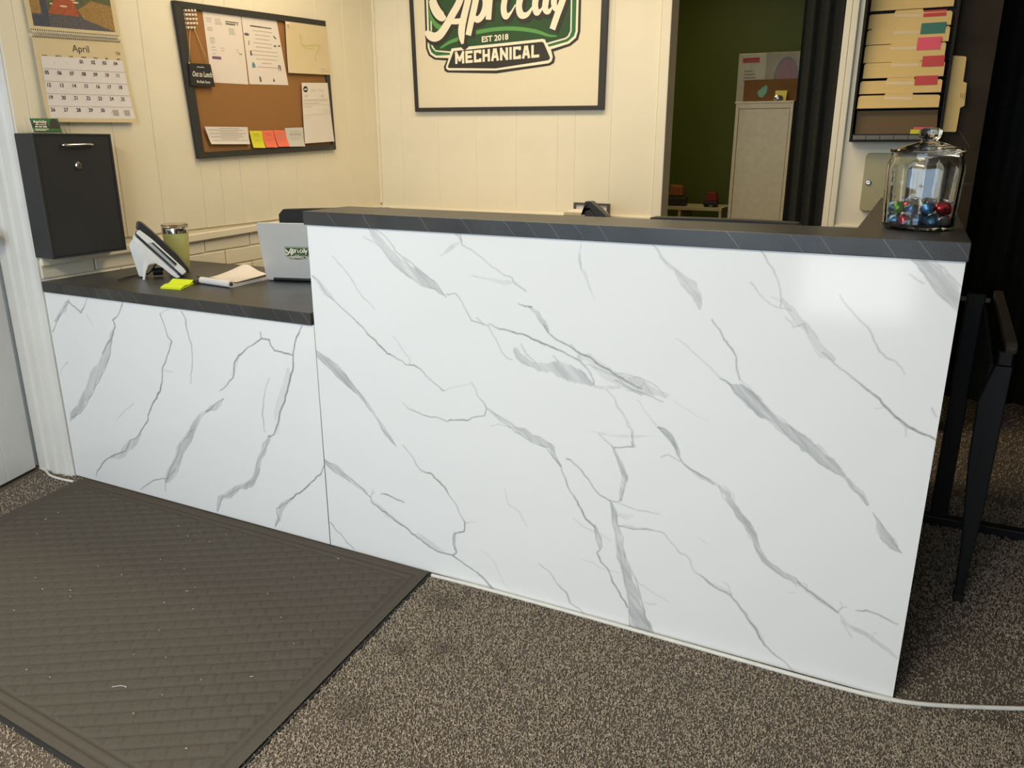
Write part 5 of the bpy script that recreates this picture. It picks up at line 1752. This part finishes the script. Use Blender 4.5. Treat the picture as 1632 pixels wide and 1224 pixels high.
m.build('tray_grille', 'mesh_grey', og, stuff=True)
folder_rows = [
    # bottom z, top z, tab x range (None), clear strip, flag (material, x0, x1, z top), label
    (1.393, 1.442, (1.384, 1.486), None, 'manila folder in the lowest pocket of the wall organizer, no coloured flag'),
    (1.451, 1.500, (1.383, 1.484), ('flag_red', 1.489, 1.572, 1.516), 'manila folder with a dark red flag directly above the lowest folder'),
    (1.513, 1.571, (1.393, 1.496), ('flag_red', 1.506, 1.586, 1.592), 'manila folder with a dark red flag under the bright pink flagged folder'),
    (1.575, 1.636, (1.379, 1.480), ('flag_pink', 1.478, 1.564, 1.664), 'manila folder with a bright pink flag in the wall organizer'),
    (1.646, 1.697, (1.383, 1.482), ('flag_teal', 1.484, 1.573, 1.719), 'manila folder with a teal green flag in the wall organizer'),
    (1.708, 1.763, (1.378, 1.481), ('flag_red', 1.486, 1.568, 1.768), 'manila folder with a red flag near the top of the frame'),
    (1.778, 1.850, (1.40, 1.50), None, 'topmost manila folder in view in the wall organizer'),
]
rngf = random.Random(3)
for i, (z0, z1, tab, flag, lab) in enumerate(folder_rows):
    yfz = yo - 0.098 + 0.013 * i
    x0 = 1.2835 + (0.006 if i == 2 else 0)
    x1 = 1.590 if i != 3 else 1.584
    dz = rngf.uniform(-0.004, 0.002)
    # pocket of the organiser that carries the folder
    M().box(1.277, 1.604, yfz - 0.0005, yo - 0.0065, z0 - 0.0025, z0 - 0.0005).build('pocket', 'organizer_black', og)
    t = thing('manila_folder', lab, 'folder', ((x0 + x1) / 2, yfz, z0), 'folders in the wall organizer')

    def leaf(y, zt, tab, dy):
        pts = [(x0, y, z0), (x1, y, z0), (x1, y + dy, zt + dz - 0.006), (x1 - 0.006, y + dy, zt + dz)]
        if tab:
            pts += [(tab[1] + 0.004, y + dy, zt - 0.0005), (tab[1], y + dy, zt + 0.010), (tab[0] + 0.003, y + dy, zt + 0.010), (tab[0] - 0.001, y + dy, zt)]
        pts += [(x0 + 0.006, y + dy, zt), (x0, y + dy, zt - 0.006)]
        return M().prism(pts, (0, 0.0012, 0))
    leaf(yfz, z1, None, 0.006).build('front_leaf', 'manila', t)
    leaf(yfz + 0.0045, z1 + 0.002, tab, 0.0055).build('back_leaf', 'manila', t)
    if i in (3, 4):
        leaf(yfz + 0.0065, z1 + 0.007, (1.40, 1.50) if i == 3 else (1.30, 1.38), 0.0058).build('back_leaf', 'manila', t)
    m = M()
    m.prism([(tab[0], yfz + 0.0045, z1 - 0.014), (tab[1], yfz + 0.0045, z1 - 0.016 + dz), (tab[1], yfz + 0.0060, z1 - 0.005 + dz), (tab[0], yfz + 0.0060, z1 - 0.003)], (0, -0.0006, 0))
    m.build('label_window', 'tape_clear', t)
    if flag:
        fm_, fa, fb, fz = flag
        M().prism([(fa, yfz + 0.0020, z1 - 0.02), (fb, yfz + 0.0020, z1 - 0.02), (fb, yfz + 0.0092, fz), (fa, yfz + 0.0092, fz)], (0, 0.0006, 0)).build('index_flag', fm_, t)
bc = M().prism([(1.286, yo - 0.085, 1.2625), (1.598, yo - 0.085, 1.2625), (1.590, yo - 0.072, 1.384), (1.284, yo - 0.072, 1.384)], (0, 0.003, 0)).build('divider_card', 'brown_card')
tag(bc, 'brown card standing in the bottom tray of the wall organizer', 'card')
for lab, mm, a, b, z0, z1 in (('yellow sticky note block in the organizer tray behind the jar lid', 'note_yellow', 1.499, 1.575, 1.2625, 1.307), ('coral sticky note block on the yellow one behind the jar lid', 'flag_pink', 1.509, 1.585, 1.3075, 1.316)):
    tag(M().box(a, b, yo - 0.101, yo - 0.0885, z0, z1).build('sticky_note_block', mm, bevel=0.001), lab, 'sticky pad')
sd = thing('manila_folder', 'manila folder standing upright against the right side of the organizer', 'folder', (1.64, YB - 0.09, 1.296))
ys = YB - 0.085
m = M()
m.prism([(1.615, ys, 1.298), (1.664, ys, 1.297), (1.667, ys, 1.302), (1.668, ys, 1.390), (1.682, ys, 1.397), (1.678, ys, 1.483), (1.664, ys, 1.489), (1.663, ys, 1.578), (1.658, ys, 1.583), (1.614, ys, 1.588)], (0, 0.0012, 0))
m.build('front_leaf', 'manila', sd)
M().prism([(1.615, ys + 0.006, 1.299), (1.662, ys + 0.006, 1.299), (1.661, ys + 0.006, 1.580), (1.615, ys + 0.006, 1.586)], (0, 0.0012, 0)).build('back_leaf', 'manila', sd)
sm = M()
sff = metric((1.668, ys, 1.42), (0, 0, 1), (-1, 0, 0))
for k, w in enumerate((0.028, 0.022, 0.026)):
    sff.stroke(sm, [(0.0 + 0.004 * k + 0.02 * 0, -0.008 + 0.0065 * k), (w, -0.008 + 0.0065 * k)], 0.0015, 0.0004)
sm.build('handwriting', 'ink', sd, fix=False, stuff=True)

kb = thing('key_cabinet', 'small olive-beige metal wall cabinet with round lock below the file organizer', 'cabinet', (1.43, YB - 0.03, 0.964))
rr = rrect(Vector((1.338, YB - 0.046, 0.966)), Vector((1, 0, 0)), Vector((0, 0, 1)), 0.200, 0.246, 0.016)
M().prism(rr, (0, 0.045, 0)).build('body', 'olive_metal', kb, bevel=0.002)
rr = rrect(Vector((1.341, YB - 0.050, 0.969)), Vector((1, 0, 0)), Vector((0, 0, 1)), 0.194, 0.240, 0.015)
kd = M().prism(rr, (0, 0.0035, 0)).build('door', 'olive_metal', kb, bevel=0.0015)
ry = Matrix(((1, 0, 0), (0, 0, -1), (0, 1, 0)))
M().lathe([(0.001, 0), (0.011, 0), (0.011, 0.004), (0.008, 0.007), (0.004, 0.0075), (0.001, 0.006)], (1.362, YB - 0.0505, 1.089), 18, mat3=ry).build('lock', 'chrome', kd, smooth='auto')


# ---------------------------------------------------------------- behind the counter
def office_chair(label, c, ang, top):
    t = thing('office_chair', label, 'chair', (c[0], c[1], 0), 'office chairs behind the counter')
    ca, sa = math.cos(ang), math.sin(ang)
    U, Nn = Vector((ca, sa, 0)), Vector((-sa, ca, 0))
    o = Vector((c[0], c[1], 0))
    m = M()
    NX, NZ = 30, 12
    w, hgt = 0.47, 0.50
    for off in (0.0, 0.055):
        for j in range(NZ + 1):
            for i in range(NX + 1):
                s = (i / NX - 0.5) * 2
                z = j / NZ
                ww = w / 2 * (1 - 0.16 * max(0.0, 0.5 - z))
                rc = 0.018
                zz = top - hgt + z * hgt
                if abs(s) > 0.92:
                    k = (abs(s) - 0.92) / 0.08
                    cut = rc * (1 - math.sqrt(max(0, 1 - k * k)))
                    zz = min(zz, top - cut)
                    zz = max(zz, top - hgt + cut)
                m.v.append(tuple(o + U * s * ww + Nn * (off - 0.035 * s * s) + ez * zz))
    K = (NX + 1) * (NZ + 1)
    for j in range(NZ):
        for i in range(NX):
            a = j * (NX + 1) + i
            m.f.append((a, a + 1, a + NX + 2, a + NX + 1))
            m.f.append((a + K, a + NX + 1 + K, a + NX + 2 + K, a + 1 + K))
    rim = list(range(NX)) + [NX + j * (NX + 1) for j in range(NZ)] + [NZ * (NX + 1) + NX - i for i in range(NX)] + [(NZ - j) * (NX + 1) for j in range(NZ)]
    for k in range(len(rim)):
        a, b = rim[k], rim[(k + 1) % len(rim)]
        m.f.append((a, a + K, b + K, b))
    m.build('backrest', 'chair_black', t, smooth='auto')
    sz = 0.47
    M().prism(rrect(o + U * -0.24 + Nn * 0.07 + ez * (sz - 0.07), U, Nn, 0.48, 0.46, 0.06), ez * 0.07).build('seat', 'chair_black', t, bevel=0.01)
    M().tube([o + Nn * 0.14 + ez * (sz - 0.072), o + Nn * -0.03 + ez * (sz - 0.09), o + Nn * -0.045 + ez * (top - 0.30)], 0.016, 8).build('back_bracket', 'phone_black', t, smooth=True)
    cc = o + Nn * 0.30
    M().tube([cc + ez * 0.10, cc + ez * (sz - 0.07)], 0.024, 14).build('gas_lift', 'phone_black', t, smooth='auto')
    for k in range(5):
        a = 2 * math.pi * k / 5 + 0.2
        d = Vector((math.cos(a), math.sin(a), 0))
        lg = M().tube([cc + ez * 0.105, cc + d * 0.26 + ez * 0.075], [0.022, 0.015], 8).build('base_leg', 'phone_black', t, smooth='auto')
        M().obox(cc + d * 0.26 + ez * 0.030, d, Vector((-d.y, d.x, 0)), ez, 0.028, 0.018, 0.0295).build('caster', 'rubber_black', lg, bevel=0.010)
    return t


office_chair('black rounded office chair back showing behind the laptop', (-0.615, 0.905), math.radians(35), 0.990)
office_chair('black office chair back barely showing over the counter before the white cabinet', (1.035, 0.70), 0.0, 1.0285)

bd = thing('back_desk', 'plain white desk against the back wall, hidden behind the tall counter', 'desk', (-0.25, 1.8, 0))
M().box(-0.98, 0.37, 1.52, 2.09, 0.72, 0.75).build('desk_top', 'desk_white', bd, bevel=0.003)
for x in (-0.95, 0.31):
    for y in (1.55, 2.03):
        M().box(x, x + 0.04, y, y + 0.04, 0, 0.7195).build('leg', 'desk_white', bd)

fp = thing('photo_frame', 'small dark framed certificate standing behind the black phone on the back desk', 'picture frame', (0.087, 2.05, 0.7505))
fm = M()
a = [(-0.010, 0.7505), (0.186, 0.7505), (0.184, 0.962), (-0.010, 0.963)]
b = [(0.002, 0.764), (0.172, 0.764), (0.170, 0.951), (0.002, 0.952)]
for i in range(4):
    j = (i + 1) % 4
    fm.prism([(q[0], 2.045, q[1]) for q in (a[i], a[j], b[j], b[i])], (0, 0.016, 0))
fm.build('frame', 'clip_brown', fp)
M().prism([(q[0], 2.052, q[1]) for q in b], (0, 0.004, 0)).build('certificate', 'paper_cool', fp)
M().prism([(0.08, 2.0615, 0.90), (0.10, 2.0615, 0.90), (0.10, 2.0845, 0.7505), (0.08, 2.0845, 0.7505)], (0, 0.002, 0)).build('easel_leg', 'clip_brown', fp)
tx = thing('tissue_box', 'small pale printed box beside the black phone on the back desk', 'box', (0.085, 1.86, 0.7505))
M().box(0.026, 0.150, 1.83, 1.90, 0.7505, 0.932).build('carton', 'box_white', tx, bevel=0.003)
M().box(0.028, 0.148, 1.829, 1.8299, 0.86, 0.918).build('printed_band', 'art_slate', tx)
M().prism([(0.035, 1.84, 0.9325), (0.14, 1.84, 0.9325), (0.13, 1.86, 0.941), (0.05, 1.87, 0.943)], (0, 0.02, 0.001)).build('flap', 'paper', tx)
p2 = thing('desk_phone', 'black desk telephone on the back desk, handset top peeking over the tall counter', 'telephone', (0.24, 1.80, 0.7505))
M().prism([(0.15, 1.78, 0.7505), (0.345, 1.78, 0.7505), (0.345, 1.78, 0.775), (0.18, 1.78, 0.955), (0.155, 1.78, 0.945)], (0, 0.17, 0)).build('housing', 'phone_black', p2, bevel=0.004)
M().prism([(0.148, 1.775, 0.952), (0.140, 1.775, 0.925), (0.160, 1.775, 0.990), (0.186, 1.775, 0.990), (0.268, 1.775, 0.925), (0.350, 1.775, 0.800), (0.330, 1.775, 0.800), (0.180, 1.775, 0.962)], (0, 0.05, 0)).build('handset', 'phone_black', p2, bevel=0.006)
M().prism([(0.200, 1.84, 0.938), (0.335, 1.84, 0.790), (0.337, 1.84, 0.793), (0.203, 1.84, 0.941)], (0, 0.10, 0)).build('keypad', 'phone_grey', p2)

# ---------------------------------------------------------------- back room through the opening
cbn = thing('tall_cabinet', 'tall white cabinet with an inset door in the dark green back room', 'cabinet', (0.73, 3.2, 0))
M().box(0.575, 0.888, 3.02, 3.42, 0, 1.466).build('body', 'cabinet_white', cbn, bevel=0.002)
M().box(0.570, 0.890, 3.000, 3.43, 1.4665, 1.478).build('top_board', 'cabinet_white', cbn, bevel=0.002)
fr_ = M().box(0.576, 0.594, 3.004, 3.0195, 0, 1.466).box(0.872, 0.888, 3.004, 3.0195, 0, 1.466).box(0.594, 0.872, 3.004, 3.0195, 1.440, 1.466)
fr_.build('face_frame', 'cabinet_white', cbn, bevel=0.0015)
M().box(0.596, 0.870, 3.008, 3.0195, 0.05, 1.437).build('door', 'cabinet_white', cbn, bevel=0.002)
wb_ = thing('white_carton', 'large white carton with a red plate and printed arch on the tall cabinet', 'box', (0.72, 3.3, 1.4785))
M().box(0.532, 0.925, 3.20, 3.42, 1.4785, 1.748).build('carton', 'box_white', wb_, bevel=0.003)
wf_ = metric((0.532, 3.1995, 1.4785), (1, 0, 0), (0, 0, 1))
m = M()
wf_.bar(m, 0.155, 0.002, 0.39, 0.268, 0.0003)
m.build('photo_print', 'box_photo', wb_, fix=False)
m = M()
wf_.bar(m, 0.024, 0.220, 0.118, 0.246, 0.0006)
m.build('red_plate', 'ink_red', wb_, fix=False)
m = M()
for k, w in enumerate((0.07, 0.05, 0.06, 0.065, 0.058)):
    wf_.bar(m, 0.036, 0.2275 if k == 0 else 0.19 - 0.018 * k, 0.036 + w, 0.234 if k == 0 else 0.1945 - 0.018 * k, 0.0009)
m.build('printed_text', 'clip_brown', wb_, fix=False, stuff=True)
m = M()
arc = [(0.272 + 0.062 * math.cos(math.pi * (1 - k / 12)), 0.125 + 0.115 * math.sin(math.pi * (1 - k / 12))) for k in range(13)]
wf_.polygon(m, arc + [(0.334, 0.02), (0.210, 0.02)], 0.0006)
m.build('printed_arch', 'box_mauve', wb_, fix=False)
m = M()
wf_.stroke(m, [(0.210, 0.02)] + arc + [(0.334, 0.02)], 0.009, 0.0009)
m.build('arch_outline', 'clip_brown', wb_, fix=False)
kc = thing('kraft_box', 'open brown cardboard tray in front of the white carton on the tall cabinet', 'box', (0.74, 3.06, 1.4785))
M().box(0.588, 0.886, 3.125, 3.185, 1.4785, 1.600).build('carton', 'kraft', kc, bevel=0.002)
kf = metric((0.588, 3.1245, 1.4785), (1, 0, 0), (0, 0, 1))
m = M()
kf.polygon(m, [(0.078, 0.055), (0.105, 0.080), (0.125, 0.092), (0.132, 0.080), (0.130, 0.05), (0.108, 0.024), (0.088, 0.03)], 0.0006)
m.build('teal_tag', 'teal_paper', kc, fix=False)
tag(M().prism([(0.775, 3.06, 1.4785), (0.835, 3.06, 1.4785), (0.838, 3.068, 1.535), (0.775, 3.068, 1.535)], (0, 0.003, 0)).build('sticky_note', 'sticky_pale'), 'pale yellow sticky note standing on top of the tall white cabinet', 'sticky note')
tag(M().lathe([(0.001, 0), (0.018, 0.0), (0.026, 0.010), (0.026, 0.020), (0.018, 0.029), (0.001, 0.031)], (0.797, 3.033, 1.4785), 18).build('trinket', 'foil_silver', smooth='auto'), 'small round silver trinket before the yellow note on the tall cabinet', 'trinket')
ws = thing('low_shelf', 'small white bench shelf against the green wall in the back room', 'shelf', (0.1, 3.85, 0))
M().box(-0.28, 0.372, 3.80, 4.15, 0.806, 0.826).build('top_board', 'cabinet_white', ws)
for x in (-0.275, 0.068, 0.352):
    M().box(x, x + 0.018, 3.805, 4.14, 0, 0.8055).build('upright', 'cabinet_white', ws)
tr_ = thing('toy_car', 'small red and dark ornament on the right of the white bench shelf', 'ornament', (0.29, 3.9, 0.8265))
M().box(0.225, 0.325, 3.86, 3.93, 0.838, 0.868).build('base', 'toy_dark', tr_, bevel=0.008)
M().prism([(0.235, 3.865, 0.868), (0.320, 3.865, 0.868), (0.310, 3.865, 0.925), (0.250, 3.865, 0.930)], (0, 0.06, 0)).build('cab', 'toy_red', tr_, bevel=0.006)
for x in (0.245, 0.305):
    M().lathe([(0.001, -0.036), (0.012, -0.036), (0.012, 0.036), (0.001, 0.036)], (x, 3.895, 0.8388), 14, mat3=ry).build('wheel', 'rubber_black', tr_, smooth='auto')
og2 = thing('ornament', 'dark orange-topped ornament at the left end of the white bench shelf', 'ornament', (0.03, 3.9, 0.8265))
M().box(-0.05, 0.10, 3.86, 3.95, 0.8265, 0.892).build('base', 'toy_dark', og2, bevel=0.015)
M().prism([(-0.03, 3.87, 0.892), (0.075, 3.87, 0.892), (0.070, 3.87, 0.965), (-0.02, 3.87, 0.975)], (0, 0.07, 0)).build('top', 'toy_orange', og2, bevel=0.012)


def curtain(name, label, x0, x1, y, z0, z1, waves, amp, mm, skew=0.0):
    m = M()
    N_ = int(waves * 14)
    Z = 8
    for off in (0.0, 0.004):
        for j in range(Z + 1):
            v = j / Z
            for i in range(N_ + 1):
                u = i / N_
                x = x0 + (x1 - x0) * u + skew * (1 - v)
                yy = y + off + amp * math.sin(2 * math.pi * waves * u + 0.6 * math.sin(5 * u)) * (0.75 + 0.25 * (1 - v))
                m.v.append((x, yy, z0 + (z1 - z0) * v))
    K = (N_ + 1) * (Z + 1)
    for j in range(Z):
        for i in range(N_):
            a = j * (N_ + 1) + i
            m.f.append((a, a + 1, a + N_ + 2, a + N_ + 1))
            m.f.append((a + K, a + N_ + 1 + K, a + N_ + 2 + K, a + 1 + K))
    o = m.build(name, mm, smooth=True)
    return tag(o, label, 'curtain')


curtain('curtain', 'dark folded curtain gathered at the right of the back room opening', 0.985, 1.30, 2.31, 0.03, 2.498, 5, 0.024, 'curtain_grey', 0.02)
curtain('curtain', 'black curtain hanging to the right of the dark laminate wall end', 1.775, 3.38, 2.38, 0.085, 2.498, 16, 0.024, 'curtain_black')

# ---------------------------------------------------------------- black folding chair seen edge-on beside the counter
fc = thing('folding_chair', 'black folding armchair seen edge-on beside the right end of the tall counter', 'chair', (1.80, 0.8, 0))
m = M()
m.prism([(1.800, 0.530, 0.004), (1.822, 0.530, 0.004), (1.824, 0.530, 0.10), (1.832, 0.530, 0.30), (1.836, 0.530, 0.70), (1.796, 0.530, 0.70), (1.772, 0.530, 0.60), (1.776, 0.530, 0.42), (1.794, 0.530, 0.20), (1.798, 0.530, 0.10)], (0, 0.024, 0))
lg = m.build('leg', 'stand_black', fc, bevel=0.003)
M().box(1.798, 1.824, 0.527, 0.557, 0.001, 0.030).build('foot_cap', 'rubber_black', lg, bevel=0.003)
M().box(1.740, 1.792, 1.04, 1.064, 0.034, 0.80).build('leg', 'stand_black', fc, bevel=0.003)
M().box(1.672, 2.36, 1.035, 1.075, 0.001, 0.034).build('floor_bar', 'stand_black', fc, bevel=0.004)
M().box(1.674, 1.806, 1.046, 1.060, 0.775, 0.789).build('top_rail', 'mesh_grey', fc, bevel=0.003)
M().prism([(1.812, 1.075, 0.790), (1.812, 0.560, 0.742), (1.812, 0.528, 0.735), (1.812, 0.522, 0.750), (1.812, 0.540, 0.764), (1.812, 1.075, 0.812)], (0.026, 0, 0)).build('armrest', 'stand_worn', fc, bevel=0.004)
M().box(1.800, 1.832, 0.526, 0.556, 0.702, 0.738).build('arm_bracket', 'stand_black', fc, bevel=0.003)
M().prism([(1.786, 0.556, 0.60), (1.786, 1.04, 0.46), (1.786, 1.04, 0.772), (1.786, 0.556, 0.700)], (0.008, 0, 0)).build('side_panel', 'stand_fabric', fc)
M().box(2.300, 2.322, 0.530, 0.554, 0.001, 0.75).build('leg', 'stand_black', fc, bevel=0.003)
M().box(2.300, 2.340, 1.04, 1.064, 0.034, 0.80).build('leg', 'stand_black', fc, bevel=0.003)
